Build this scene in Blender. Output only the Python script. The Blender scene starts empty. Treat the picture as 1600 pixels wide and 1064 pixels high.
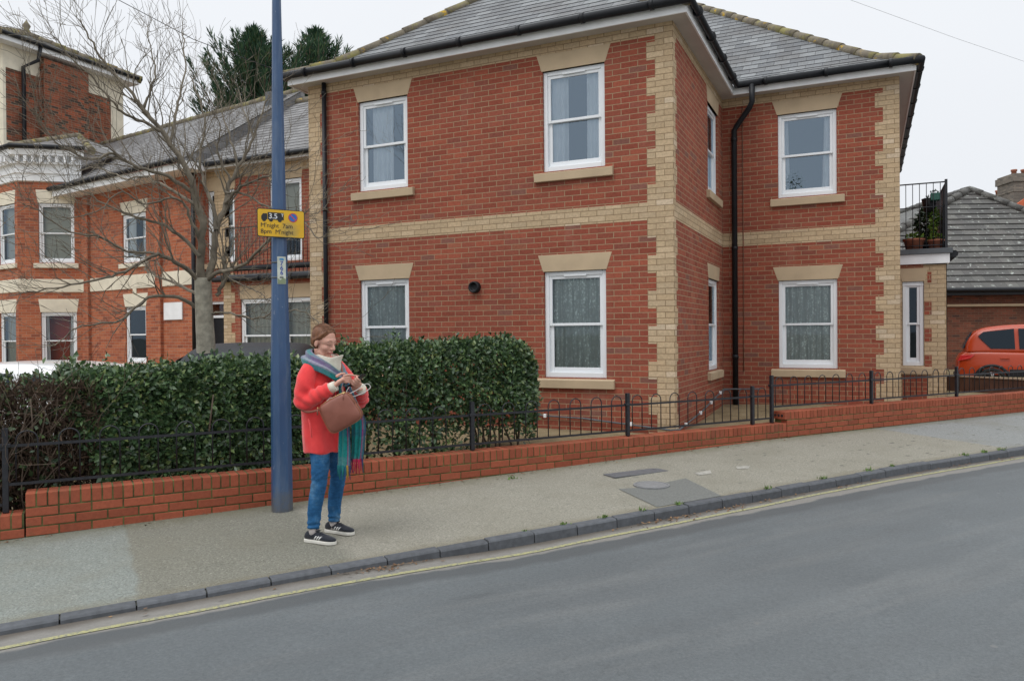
import bpy, bmesh, math, random
import numpy as np
from mathutils import Vector, Matrix, Quaternion
rad = math.radians
random.seed(7)
scene = bpy.context.scene
COL = scene.collection

# ---------------------------------------------------------------- camera
CAM_F = 1188.836 / 1600.0
_y, _p, _r = .4364, .0073, -.0081
CAM_POS = np.array([2.1913, -9.5378, 1.5404])
_c, _s = math.cos(_y), math.sin(_y)
_rt = np.array([_c, _s, 0.]); _fw = np.array([-_s, _c, 0.]); _up = np.array([0, 0, 1.])
CF = _fw * math.cos(_p) - _up * math.sin(_p)
_u2 = _up * math.cos(_p) + _fw * math.sin(_p)
CR = _rt * math.cos(_r) + _u2 * math.sin(_r)
CU = _u2 * math.cos(_r) - _rt * math.sin(_r)
cam = bpy.data.cameras.new('camera')
cam.sensor_width = 36; cam.sensor_fit = 'HORIZONTAL'; cam.lens = 36 * CAM_F
cam.clip_start = .05; cam.clip_end = 3000
camo = bpy.data.objects.new('camera', cam)
camo.matrix_world = Matrix(((CR[0], CU[0], -CF[0], CAM_POS[0]), (CR[1], CU[1], -CF[1], CAM_POS[1]),
                            (CR[2], CU[2], -CF[2], CAM_POS[2]), (0, 0, 0, 1)))
COL.objects.link(camo); scene.camera = camo

def ray(x, y):
    return CR * (x - 800) / 1188.836 + CU * (532 - y) / 1188.836 + CF
def at_z(x, y, z):                      # survey helper: the point seen at a pixel of the photo, at a known distance
    return CAM_POS + ray(x, y) * z
def at_pl(x, y, p, n):
    d = ray(x, y); n = np.asarray(n, float)
    return CAM_POS + d * (((np.asarray(p) - CAM_POS) @ n) / (d @ n))

# ---------------------------------------------------------------- light: overcast day
world = bpy.data.worlds.new('World'); scene.world = world; world.use_nodes = True
wn = world.node_tree.nodes; wl = world.node_tree.links; wn.clear()
SUN_EL, SUN_ROT = rad(58), rad(200)
sky = wn.new('ShaderNodeTexSky'); sky.sky_type = 'NISHITA'; sky.sun_disc = False
sky.sun_elevation = SUN_EL; sky.sun_rotation = SUN_ROT
sky.air_density = 1.0; sky.dust_density = 3.0
hsv = wn.new('ShaderNodeHueSaturation'); hsv.inputs['Saturation'].default_value = .25
wl.new(sky.outputs[0], hsv.inputs['Color'])
tc = wn.new('ShaderNodeTexCoord'); sx = wn.new('ShaderNodeSeparateXYZ'); wl.new(tc.outputs['Generated'], sx.inputs[0])
cr = wn.new('ShaderNodeValToRGB')        # cloud deck: brighter overhead than at the horizon
cr.color_ramp.elements[0].position = 0.0; cr.color_ramp.elements[0].color = (.285, .295, .31, 1)
cr.color_ramp.elements[1].position = 1.0; cr.color_ramp.elements[1].color = (.62, .64, .66, 1)
e = cr.color_ramp.elements.new(.42); e.color = (.31, .32, .335, 1)
wl.new(sx.outputs['Z'], cr.inputs['Fac'])
nz = wn.new('ShaderNodeTexNoise'); nz.inputs['Scale'].default_value = 2.2; nz.inputs['Detail'].default_value = 5
wl.new(tc.outputs['Generated'], nz.inputs['Vector'])
mr = wn.new('ShaderNodeMapRange'); mr.inputs[3].default_value = 29.0; mr.inputs[4].default_value = 31.5
wl.new(nz.outputs['Fac'], mr.inputs[0])
vm = wn.new('ShaderNodeVectorMath'); vm.operation = 'SCALE'
wl.new(cr.outputs[0], vm.inputs[0]); wl.new(mr.outputs[0], vm.inputs['Scale'])
mx = wn.new('ShaderNodeMix'); mx.data_type = 'RGBA'; mx.inputs['Factor'].default_value = .93
wl.new(hsv.outputs[0], mx.inputs[6]); wl.new(vm.outputs[0], mx.inputs[7])
bg = wn.new('ShaderNodeBackground'); bg.inputs['Strength'].default_value = .1
wl.new(mx.outputs[2], bg.inputs['Color'])
wo = wn.new('ShaderNodeOutputWorld'); wl.new(bg.outputs[0], wo.inputs['Surface'])
sun = bpy.data.lights.new('sun', 'SUN'); sun.energy = 1.0; sun.angle = rad(28); sun.color = (1, .98, .95)
suno = bpy.data.objects.new('sun', sun); COL.objects.link(suno)
suno.rotation_euler = Vector((-math.sin(SUN_ROT) * math.cos(SUN_EL), -math.cos(SUN_ROT) * math.cos(SUN_EL), -math.sin(SUN_EL))).to_track_quat('-Z', 'Y').to_euler()
scene.view_settings.view_transform = 'Standard'; scene.view_settings.look = 'None'
scene.view_settings.exposure = 0.0; scene.view_settings.gamma = 1
scene.cycles.max_bounces = 6; scene.cycles.transparent_max_bounces = 16
scene.cycles.use_denoising = True

# ---------------------------------------------------------------- street frame: s along the road, n towards the house
Q0 = np.array([-3.6439, -5.7853, 0.]); _a = rad(54.6)
T = np.array([math.cos(_a), math.sin(_a), 0]); N = np.array([-math.sin(_a), math.cos(_a), 0]); Z = np.array([0, 0, 1.])
def base_z(s):                          # pavement level along the foot of the garden wall
    if s < 8: return .015 + .0175 * s
    return .155 + .002 * (s - 8)
KN = -1.935                              # kerb face
def pav_z(s, n): return base_z(s) + .03 * n
def kerb_h(s): x = min(1, max(0, (s - 1.9) / 1.4)); return .034 + .042 * x * x * (3 - 2 * x)
def road_z(s, n): return pav_z(s, KN) - kerb_h(s) + (.025 * (KN - n) if n > -5.6 else .025 * (KN + 5.6) * 1 - .02 * (-5.6 - n) + .0)
def W(s, n, z): return Q0 + T * s + N * n + Z * z
def sn(p):
    d = np.asarray(p) - Q0; return float(d @ T), float(d @ N)

# ---------------------------------------------------------------- object helpers
BASE = {}
def link(o): COL.objects.link(o); return o
def tag(o, label=None, cat=None, group=None, kind=None):
    if label: o['label'] = label
    if cat: o['category'] = cat
    if group: o['group'] = group
    if kind: o['kind'] = kind
    return o
def empty(name, loc, label=None, cat=None, group=None):
    o = link(bpy.data.objects.new(name, None)); o.location = loc; o.empty_display_size = .2
    BASE[o.name] = np.array(loc, float); return tag(o, label, cat, group)
def unit(v): v = np.asarray(v, float); return v / (np.linalg.norm(v) + 1e-12)

class MB:
    def __init__(s): s.v = []; s.f = []; s.uv = []; s.m = []; s.sm = []
    def poly(s, pts, mat=0, uv=None, smooth=False):
        k = len(s.v); s.v += [tuple(map(float, p)) for p in pts]; s.f.append(list(range(k, k + len(pts)))); s.uv.append(uv); s.m.append(mat); s.sm.append(smooth)
    def add(s, verts, faces, mat=0, smooth=False):
        k = len(s.v); s.v += [tuple(map(float, p)) for p in verts]
        for f in faces: s.f.append([k + i for i in f]); s.uv.append(None); s.m.append(mat); s.sm.append(smooth)
    def box(s, c, size, ax=None, mat=0):
        a = [np.array([1., 0, 0]), np.array([0, 1., 0]), np.array([0, 0, 1.])] if ax is None else [np.asarray(x, float) for x in ax]
        c = np.asarray(c, float); h = [a[i] * size[i] / 2 for i in range(3)]
        P = [c + sx * h[0] + sy * h[1] + sz * h[2] for sz in (-1, 1) for sy in (-1, 1) for sx in (-1, 1)]
        F = [[0, 2, 3, 1], [4, 5, 7, 6], [0, 1, 5, 4], [2, 6, 7, 3], [0, 4, 6, 2], [1, 3, 7, 5]]
        if np.dot(np.cross(a[0], a[1]), a[2]) < 0: F = [f[::-1] for f in F]
        s.add(P, F, mat)
    def box2(s, lo, hi, mat=0):
        lo = np.array(lo, float); hi = np.array(hi, float); s.box((lo + hi) / 2, hi - lo, None, mat)
    def prism(s, pts, d, mat=0):          # closed outline pts swept by vector d
        d = np.asarray(d, float); n = len(pts); P = [np.asarray(p, float) for p in pts]; Q = [p + d for p in P]
        nr = sum((np.cross(P[i] - P[0], P[i + 1] - P[0]) for i in range(1, n - 1)), np.zeros(3))
        if nr @ d > 0: P.reverse(); Q.reverse()
        s.add(P + Q, [list(range(n)), list(range(2 * n - 1, n - 1, -1))] + [[(i + 1) % n, i, n + i, n + (i + 1) % n] for i in range(n)], mat)
    def tube(s, path, r, n=8, mat=0, cap=True, smooth=True, sq=None):
        path = [np.asarray(p, float) for p in path]; k = len(path)
        rr = [r] * k if np.isscalar(r) else list(r)
        tang = [unit(path[min(i + 1, k - 1)] - path[max(i - 1, 0)]) for i in range(k)]
        ref = np.array([0, 0, 1.]) if abs(tang[0][2]) < .9 else np.array([1., 0, 0])
        a = unit(np.cross(tang[0], ref)); V = []
        for i in range(k):
            a = unit(a - tang[i] * (a @ tang[i])); b = np.cross(tang[i], a)
            for j in range(n):
                t = 2 * math.pi * j / n
                V.append(path[i] + rr[i] * (math.cos(t) * a + math.sin(t) * b * (sq or 1)))
        F = [[i * n + j, i * n + (j + 1) % n, (i + 1) * n + (j + 1) % n, (i + 1) * n + j] for i in range(k - 1) for j in range(n)]
        s.add(V, F, mat, smooth)
        if cap:
            k0 = len(s.v) - k * n
            for f in ([k0 + j for j in range(n)][::-1], [k0 + (k - 1) * n + j for j in range(n)]): s.f.append(f); s.uv.append(None); s.m.append(mat); s.sm.append(False)
    def rings(s, rings, mat=0, smooth=True, cap=True, closed=True):
        n = len(rings[0]); V = [p for r in rings for p in r]; k = len(rings)
        F = [[i * n + j, i * n + (j + 1) % n, (i + 1) * n + (j + 1) % n, (i + 1) * n + j] for i in range(k - 1) for j in range(n if closed else n - 1)]
        k0 = len(s.v); s.add(V, F, mat, smooth)
        if cap:
            for f in ([k0 + j for j in range(n)][::-1], [k0 + (k - 1) * n + j for j in range(n)]): s.f.append(f); s.uv.append(None); s.m.append(mat); s.sm.append(smooth)
    def build(s, name, mat, parent=None, smooth=None, bevel=0, sub=0):
        me = bpy.data.meshes.new(name); b = np.zeros(3)
        if parent is not None: b = BASE[parent.name]
        V = np.array(s.v, float).reshape(-1, 3); me.from_pydata((V - b).tolist(), [], s.f)
        mats = mat if isinstance(mat, (list, tuple)) else [mat]
        for m in mats: me.materials.append(m)
        me.polygons.foreach_set('material_index', s.m)
        sm = s.sm if smooth is None else [smooth] * len(s.f)
        me.polygons.foreach_set('use_smooth', sm)
        uvl = me.uv_layers.new(name='UVMap'); data = []
        for f, uv in zip(s.f, s.uv):
            if uv is not None: data += [c for p in uv for c in p]; continue
            P = V[f]; nr = np.zeros(3)
            for i in range(1, len(f) - 1): nr = nr + np.cross(P[i] - P[0], P[i + 1] - P[0])
            nr = unit(nr)
            if abs(nr[2]) > .985:
                for p in P: data += [p[0], p[1]]
            else:
                t = unit(np.cross(Z, nr)); w = np.cross(nr, t)
                if abs(nr[2]) < 1e-4: w = Z
                for p in P: data += [float(p @ t), float(p @ w)]
        uvl.data.foreach_set('uv', data)
        me.update(); o = link(bpy.data.objects.new(name, me)); BASE[o.name] = b
        if parent is not None: o.parent = parent
        if bevel:
            md = o.modifiers.new('bevel', 'BEVEL'); md.width = bevel; md.segments = 2; md.limit_method = 'ANGLE'; md.angle_limit = rad(40)
        if sub:
            md = o.modifiers.new('sub', 'SUBSURF'); md.levels = sub; md.render_levels = sub
        return o

def fast_mesh(name, V, F, mat, parent=None, smooth=False, mi=None):   # numpy arrays of equal-sized faces
    me = bpy.data.meshes.new(name); b = np.zeros(3) if parent is None else BASE[parent.name]
    V = np.asarray(V, float) - b; F = np.asarray(F, int); k = F.shape[1]
    me.vertices.add(len(V)); me.vertices.foreach_set('co', V.ravel())
    me.loops.add(F.size); me.loops.foreach_set('vertex_index', F.ravel())
    me.polygons.add(len(F)); me.polygons.foreach_set('loop_start', np.arange(0, F.size, k)); me.polygons.foreach_set('loop_total', np.full(len(F), k))
    for m in (mat if isinstance(mat, (list, tuple)) else [mat]): me.materials.append(m)
    if mi is not None: me.polygons.foreach_set('material_index', mi)
    me.polygons.foreach_set('use_smooth', np.full(len(F), smooth)); me.update(); me.validate()
    o = link(bpy.data.objects.new(name, me)); BASE[o.name] = b
    if parent is not None: o.parent = parent
    return o

# ---------------------------------------------------------------- materials
class NT:
    def __init__(s, name):
        s.m = bpy.data.materials.new(name); s.m.use_nodes = True; s.t = s.m.node_tree; s.n = s.t.nodes; s.l = s.t.links
        s.b = s.n['Principled BSDF']; s.out = s.n['Material Output']
    def new(s, t, **k):
        o = s.n.new('ShaderNode' + t)
        for a, v in k.items(): setattr(o, a, v)
        return o
    def put(s, sock, v):
        if isinstance(v, bpy.types.NodeSocket): s.l.new(v, sock)
        elif isinstance(v, (tuple, list)) and len(v) == 3 and sock.type == 'RGBA': sock.default_value = (*v, 1)
        else: sock.default_value = v
    def math(s, op, a, b=None, c=None):
        o = s.new('Math', operation=op); s.put(o.inputs[0], a)
        if b is not None: s.put(o.inputs[1], b)
        if c is not None: s.put(o.inputs[2], c)
        return o.outputs[0]
    def noise(s, vec, scale, detail=4, rough=.55):
        o = s.new('TexNoise'); s.put(o.inputs['Vector'], vec); o.inputs['Scale'].default_value = scale
        o.inputs['Detail'].default_value = detail; o.inputs['Roughness'].default_value = rough; return o.outputs['Fac']
    def ramp(s, fac, pts, const=False):
        o = s.new('ValToRGB'); s.put(o.inputs[0], fac); el = o.color_ramp.elements
        if const: o.color_ramp.interpolation = 'CONSTANT'
        while len(el) < len(pts): el.new(.5)
        for e, (p, c) in zip(el, pts):
            e.position = p; e.color = (*c, 1) if isinstance(c, (tuple, list)) else (c, c, c, 1)
        return o.outputs[0]
    def mix(s, fac, a, b, bl='MIX'):
        o = s.new('Mix', data_type='RGBA', blend_type=bl); s.put(o.inputs[0], fac); s.put(o.inputs[6], a); s.put(o.inputs[7], b); return o.outputs[2]
    def bump(s, h, strength=.4, dist=.01):
        o = s.new('Bump'); o.inputs['Strength'].default_value = strength; o.inputs['Distance'].default_value = dist
        s.put(o.inputs['Height'], h); s.l.new(o.outputs[0], s.b.inputs['Normal'])
    def coord(s, which='Object'): return s.new('TexCoord').outputs[which]
    def mapv(s, vec, loc=(0, 0, 0), sc=(1, 1, 1)):
        o = s.new('Mapping'); s.put(o.inputs['Vector'], vec); o.inputs['Location'].default_value = loc; o.inputs['Scale'].default_value = sc; return o.outputs[0]
    def fin(s, col=None, rough=None, metal=None, spec=None):
        for k, v in (('Base Color', col), ('Roughness', rough), ('Metallic', metal), ('Specular IOR Level', spec)):
            if v is not None: s.put(s.b.inputs[k], v)
        return s.m

def plain(name, col, rough=.6, metal=0, var=.12, scale=8, bump=0, spec=.5, isl=0):
    t = NT(name); c = t.coord('Object'); n = t.noise(c, scale, 5)
    lo = tuple(x * (1 - var) for x in col); hi = tuple(min(1, x * (1 + var)) for x in col)
    k = t.ramp(n, [(.3, lo), (.7, hi)])
    if isl:
        g = t.new('NewGeometry').outputs['Random Per Island']
        k = t.mix(1, k, t.ramp(g, [(0, 1 - isl), (1, 1 + isl * .6)]), 'MULTIPLY')
    if bump: t.bump(t.noise(c, scale * 6, 4), bump, .004)
    r2 = t.math('MULTIPLY_ADD', n, .2, rough - .1)
    return t.fin(k, r2, metal, spec)

def brick_mat(name, cols, mortar, w=.225, h=.075, j=.011, voff=-.0875, bump=.5, dirt=.25, dirtcol=(.05, .045, .035), stain=None):
    t = NT(name); uv = t.new('UVMap').outputs[0]; uv = t.mapv(uv, (50 * w * 2, voff + h * 100, 0))
    wob = t.new('VectorMath', operation='SCALE'); nn = t.new('TexNoise'); t.put(nn.inputs['Vector'], uv); nn.inputs['Scale'].default_value = 14
    cs = t.new('VectorMath', operation='SUBTRACT'); t.put(cs.inputs[0], nn.outputs['Color']); cs.inputs[1].default_value = (.5, .5, .5)
    t.put(wob.inputs[0], cs.outputs[0]); wob.inputs['Scale'].default_value = .006
    ad = t.new('VectorMath', operation='ADD'); t.put(ad.inputs[0], uv); t.put(ad.inputs[1], wob.outputs[0]); uvw = ad.outputs[0]
    bt = t.new('TexBrick'); t.put(bt.inputs['Vector'], uvw); bt.offset = .5
    for k, v in (('Scale', 1), ('Mortar Size', j / 2), ('Mortar Smooth', .25), ('Brick Width', w), ('Row Height', h)): bt.inputs[k].default_value = v
    sp = t.new('SeparateXYZ'); t.put(sp.inputs[0], uvw)
    row = t.math('FLOOR', t.math('DIVIDE', sp.outputs[1], h))
    par = t.math('SUBTRACT', 1, t.math('MODULO', row, 2))
    cid = t.math('FLOOR', t.math('ADD', t.math('DIVIDE', sp.outputs[0], w), t.math('MULTIPLY', par, .5)))
    cb = t.new('CombineXYZ'); t.put(cb.inputs[0], cid); t.put(cb.inputs[1], row)
    wnz = t.new('TexWhiteNoise', noise_dimensions='2D'); t.put(wnz.inputs['Vector'], cb.outputs[0])
    base = t.ramp(wnz.outputs['Value'], cols, True)
    br = t.new('SeparateColor'); t.put(br.inputs[0], wnz.outputs['Color'])
    base = t.mix(1, base, t.ramp(br.outputs[1], [(0, .9), (1, 1.09)]), 'MULTIPLY')
    base = t.mix(1, base, t.ramp(t.noise(uv, 30, 6, .7), [(.25, .72), (.75, 1.22)]), 'MULTIPLY')
    mcol = t.mix(t.noise(uv, 9, 3), mortar, tuple(x * .7 for x in mortar))
    col = t.mix(bt.outputs['Fac'], base, mcol)
    d = t.ramp(t.noise(t.mapv(uv, (3, 7, 0), (1, .35, 1)), .9, 6, .65), [(.5, 0), (.78, dirt)])
    col = t.mix(d, col, dirtcol)
    if stain:                              # efflorescence / pale run-off streaks
        sc, amt = stain
        d2 = t.ramp(t.noise(t.mapv(uv, (11, 2, 0), (1.6, .35, 1)), 1.1, 5, .6), [(.56, 0), (.72, amt)])
        col = t.mix(d2, col, sc)
    hgt = t.math('SUBTRACT', t.math('MULTIPLY', t.noise(uv, 60, 3), .35), bt.outputs['Fac'])
    t.bump(hgt, bump, .006)
    return t.fin(col, .88, 0, .25)

RED = (.285, .080, .050)
M = {}
M['brick'] = brick_mat('red_brick', [(0, RED), (.4, (.275, .070, .043)), (.68, (.325, .088, .052)), (.88, (.255, .078, .053)), (.95, (.225, .094, .07)), (.98, (.33, .11, .065))], (.41, .285, .175), dirt=.14, stain=((.42, .25, .19), .22))
M['yellow'] = brick_mat('yellow_brick', [(0, (.51, .38, .24)), (.4, (.53, .40, .26)), (.7, (.49, .36, .225)), (.93, (.57, .45, .32))], (.30, .21, .12), j=.010, dirt=.16, dirtcol=(.2, .16, .10))
M['vic'] = brick_mat('orange_brick', [(0, (.41, .125, .06)), (.4, (.35, .10, .052)), (.7, (.45, .15, .075)), (.88, (.27, .085, .05))], (.46, .33, .24), j=.008, dirt=.25)
M['tower'] = brick_mat('weathered_brick', [(0, (.24, .075, .04)), (.35, (.19, .06, .035)), (.55, (.33, .09, .045)), (.75, (.11, .055, .04)), (.87, (.07, .045, .035))], (.30, .23, .16), dirt=.35)
M['oldbrick'] = brick_mat('brown_brick', [(0, (.19, .07, .045)), (.4, (.15, .06, .04)), (.7, (.23, .08, .05)), (.9, (.1, .05, .04))], (.2, .15, .1), dirt=.4)
def solid_brick(name, col, var, moss=None):
    t = NT(name); c = t.coord('Object'); g = t.new('NewGeometry').outputs['Random Per Island']
    k = t.ramp(g, [(0, tuple(x * (1 - var) for x in col)), (.5, col), (1, tuple(x * (1 + var) for x in col))])
    k = t.mix(1, k, t.ramp(t.noise(c, 35, 6, .7), [(.25, .78), (.75, 1.15)]), 'MULTIPLY')
    k = t.mix(t.ramp(t.noise(c, 2.2, 6, .65), [(.52, 0), (.75, .5)]), k, (.16, .075, .05))
    k = t.mix(t.ramp(t.noise(c, 7, 6, .7), [(.6, 0), (.75, .35)]), k, (.10, .11, .05))
    t.bump(t.noise(c, 70, 4), .35, .004); return t.fin(k, .85, 0, .25)
M['wallbrick'] = solid_brick('orange_wall_brick', (.315, .086, .046), .16)
M['mossmortar'] = plain('mossy_mortar', (.115, .125, .045), .95, var=.7, scale=9, bump=.6)
M['stone'] = plain('cast_stone', (.49, .375, .245), .85, var=.1, scale=3, bump=.25)
M['cream'] = plain('cream_render', (.72, .66, .53), .8, var=.12, scale=3, bump=.1)
M['upvc'] = plain('white_plastic', (.80, .82, .84), .35, var=.03, scale=2)
M['white'] = plain('white_paint', (.82, .83, .84), .5, var=.08, scale=4)
M['soffit'] = plain('soffit_board', (.50, .47, .44), .6, var=.06, scale=3)
M['black'] = plain('black_plastic', (.012, .013, .016), .45, var=.3, scale=12, spec=.3)
M['iron'] = plain('black_iron', (.014, .015, .02), .42, var=.4, scale=30, bump=.2)
M['lead'] = plain('grey_felt', (.10, .11, .12), .7, var=.2, scale=5)
def slate(name, cols, lich=.12, w=.26, g=.19, ls=28):
    t = NT(name); uv = t.new('UVMap').outputs[0]; uv = t.mapv(uv, (100 * w, 100 * g, 0))
    bt = t.new('TexBrick'); t.put(bt.inputs['Vector'], uv); bt.offset = .5
    for k, v in (('Scale', 1), ('Mortar Size', .0035), ('Mortar Smooth', .1), ('Brick Width', w), ('Row Height', g)): bt.inputs[k].default_value = v
    sp = t.new('SeparateXYZ'); t.put(sp.inputs[0], uv)
    row = t.math('FLOOR', t.math('DIVIDE', sp.outputs[1], g)); par = t.math('SUBTRACT', 1, t.math('MODULO', row, 2))
    cid = t.math('FLOOR', t.math('ADD', t.math('DIVIDE', sp.outputs[0], w), t.math('MULTIPLY', par, .5)))
    cb = t.new('CombineXYZ'); t.put(cb.inputs[0], cid); t.put(cb.inputs[1], row)
    wz = t.new('TexWhiteNoise', noise_dimensions='2D'); t.put(wz.inputs['Vector'], cb.outputs[0])
    k = t.ramp(wz.outputs['Value'], cols)
    k = t.mix(1, k, t.ramp(t.noise(uv, 22, 6, .7), [(.25, .7), (.75, 1.3)]), 'MULTIPLY')
    k = t.mix(t.ramp(t.noise(uv, 1.3, 5, .6), [(.45, 0), (.65, .55)]), k, (.09, .08, .075))
    k = t.mix(t.ramp(t.noise(uv, ls, 4, .6), [(.60, 0), (.66, lich * 3)]), k, (.34, .36, .33))
    k = t.mix(t.ramp(t.noise(t.mapv(uv, (5, 5, 0)), 5, 5, .7), [(.68, 0), (.76, lich * 3)]), k, (.26, .22, .07))
    k = t.mix(bt.outputs['Fac'], k, (.02, .02, .02))
    t.bump(t.math('ADD', t.math('MULTIPLY', wz.outputs['Value'], .6), t.math('SUBTRACT', t.math('MULTIPLY', t.noise(uv, 40, 3), .3), bt.outputs['Fac'])), .5, .006)
    return t.fin(k, .62, 0, .45)
M['slate'] = slate('roof_slate', [(0, (.105, .112, .122)), (.5, (.145, .152, .160)), (1, (.21, .22, .228))], .15)
M['slate2'] = slate('old_roof_slate', [(0, (.13, .125, .125)), (.5, (.18, .175, .175)), (1, (.24, .235, .235))], .16)
M['tile'] = slate('concrete_roof_tile', [(0, (.062, .060, .056)), (.5, (.085, .083, .076)), (1, (.115, .112, .10))], .33, w=.34, g=.3, ls=6.5)
def ridge_mat():
    t = NT('lichened_ridge_tile'); c = t.coord('Object')
    k = t.ramp(t.noise(c, 10, 6, .7), [(.3, (.12, .105, .085)), (.7, (.25, .215, .16))])
    k = t.mix(t.ramp(t.noise(c, 3.5, 6, .7), [(.5, 0), (.62, .9)]), k, (.26, .235, .09))
    k = t.mix(t.ramp(t.noise(t.mapv(c, (9, 3, 1)), 5, 6, .7), [(.60, 0), (.66, .95)]), k, (.52, .33, .04))
    t.bump(t.noise(c, 50, 5), .6, .006); return t.fin(k, .9, 0, .2)
M['ridge'] = ridge_mat()
def glass(name, refl=.3, tint=(.8, .86, .9)):
    t = NT(name); t.n.remove(t.b)
    tr = t.new('BsdfTransparent'); tr.inputs[0].default_value = (*tint, 1)
    gl = t.new('BsdfGlossy'); gl.inputs['Roughness'].default_value = .015; gl.inputs[0].default_value = (.60, .76, .92, 1)
    fr = t.new('Fresnel'); fr.inputs[0].default_value = 1.5
    f = t.math('MULTIPLY_ADD', fr.outputs[0], 1.2, refl - .05)
    cl = t.new('Clamp'); t.put(cl.inputs[0], f)
    bn = t.new('Bump'); bn.inputs['Strength'].default_value = .04; bn.inputs['Distance'].default_value = .02
    t.put(bn.inputs['Height'], t.noise(t.coord('Object'), 1.5, 1)); t.l.new(bn.outputs[0], gl.inputs['Normal'])
    mx = t.new('MixShader'); t.put(mx.inputs[0], cl.outputs[0]); t.l.new(tr.outputs[0], mx.inputs[1]); t.l.new(gl.outputs[0], mx.inputs[2])
    t.l.new(mx.outputs[0], t.out.inputs[0]); return t.m
M['glass'] = glass('window_glass', .25, (.95, .97, .98))
M['glass_low'] = glass('window_glass_plain', .05, (.95, .97, .96))
def curtain_mat(name, col, trans=.12, lace=False):
    t = NT(name); t.b.inputs['Roughness'].default_value = .9; c = t.coord('Object')
    if lace:
        vo = t.new('TexVoronoi'); t.put(vo.inputs['Vector'], t.mapv(c, (0, 0, 0), (1, 1, .6))); vo.inputs['Scale'].default_value = 42
        m = t.ramp(vo.outputs['Distance'], [(.2, 1), (.5, .25)])
        m = t.math('MULTIPLY', m, t.ramp(t.noise(t.mapv(c, (0, 0, 0), (1, 1, .04)), 30, 2), [(.40, .10), (.60, 1.3)]))  # upright streaks paint pleat shading into the colour, along with the lace columns
        m2 = t.math('MULTIPLY', m, t.ramp(t.noise(t.mapv(c, (0, 0, 0), (1, 1, .5)), 18, 3), [(.4, .35), (.6, 1)]))
        t.put(t.b.inputs['Base Color'], t.mix(m2, tuple(x * .42 for x in col), col))
    else:
        t.put(t.b.inputs['Base Color'], t.ramp(t.noise(c, 6, 3), [(.3, tuple(x * .9 for x in col)), (.7, col)]))
    tl = t.new('BsdfTranslucent'); tl.inputs[0].default_value = (*col, 1)
    mx = t.new('MixShader'); mx.inputs[0].default_value = trans
    t.l.new(t.b.outputs[0], mx.inputs[1]); t.l.new(tl.outputs[0], mx.inputs[2]); t.l.new(mx.outputs[0], t.out.inputs[0]); return t.m
M['net'] = curtain_mat('net_curtain', (.90, .92, .92))
M['lace'] = curtain_mat('lace_curtain', (.92, 1.0, .95), .04, True)
M['blind'] = curtain_mat('cream_blind', (.62, .60, .50), .15)
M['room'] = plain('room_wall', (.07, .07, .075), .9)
M['roomred'] = plain('red_room_wall', (.40, .06, .02), .9)
M['terracotta'] = plain('terracotta', (.30, .11, .065), .8, var=.2, scale=9)
M['foil'] = None
print('materials ready')
# ================================================================ BUILDINGS
H2, B2, H1, B1 = 5.0875, 3.7375, 2.3875, .9625
def outn(u): return np.cross(u, Z)
def wall(mb, o, u, L, z0, z1, holes=(), depth=.12, mat=0):
    o = np.asarray(o, float); u = unit(u); n = outn(u)
    us = sorted({0., L, *[h[0] for h in holes], *[h[1] for h in holes]}); zs = sorted({z0, z1, *[h[2] for h in holes], *[h[3] for h in holes]})
    P = lambda a, z, d=0: o + u * a + Z * z - n * d
    for a0, a1 in zip(us, us[1:]):
        for c0, c1 in zip(zs, zs[1:]):
            if any(h[0] <= (a0 + a1) / 2 <= h[1] and h[2] <= (c0 + c1) / 2 <= h[3] for h in holes): continue
            mb.poly([P(a0, c0), P(a1, c0), P(a1, c1), P(a0, c1)], mat)
    for a0, a1, c0, c1 in holes:
        for q in ([P(a0, c0), P(a0, c1), P(a0, c1, depth), P(a0, c0, depth)], [P(a1, c1), P(a1, c0), P(a1, c0, depth), P(a1, c1, depth)],
                  [P(a1, c0), P(a0, c0), P(a0, c0, depth), P(a1, c0, depth)], [P(a0, c1), P(a1, c1), P(a1, c1, depth), P(a0, c1, depth)]):
            mb.poly(q, mat)

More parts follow.
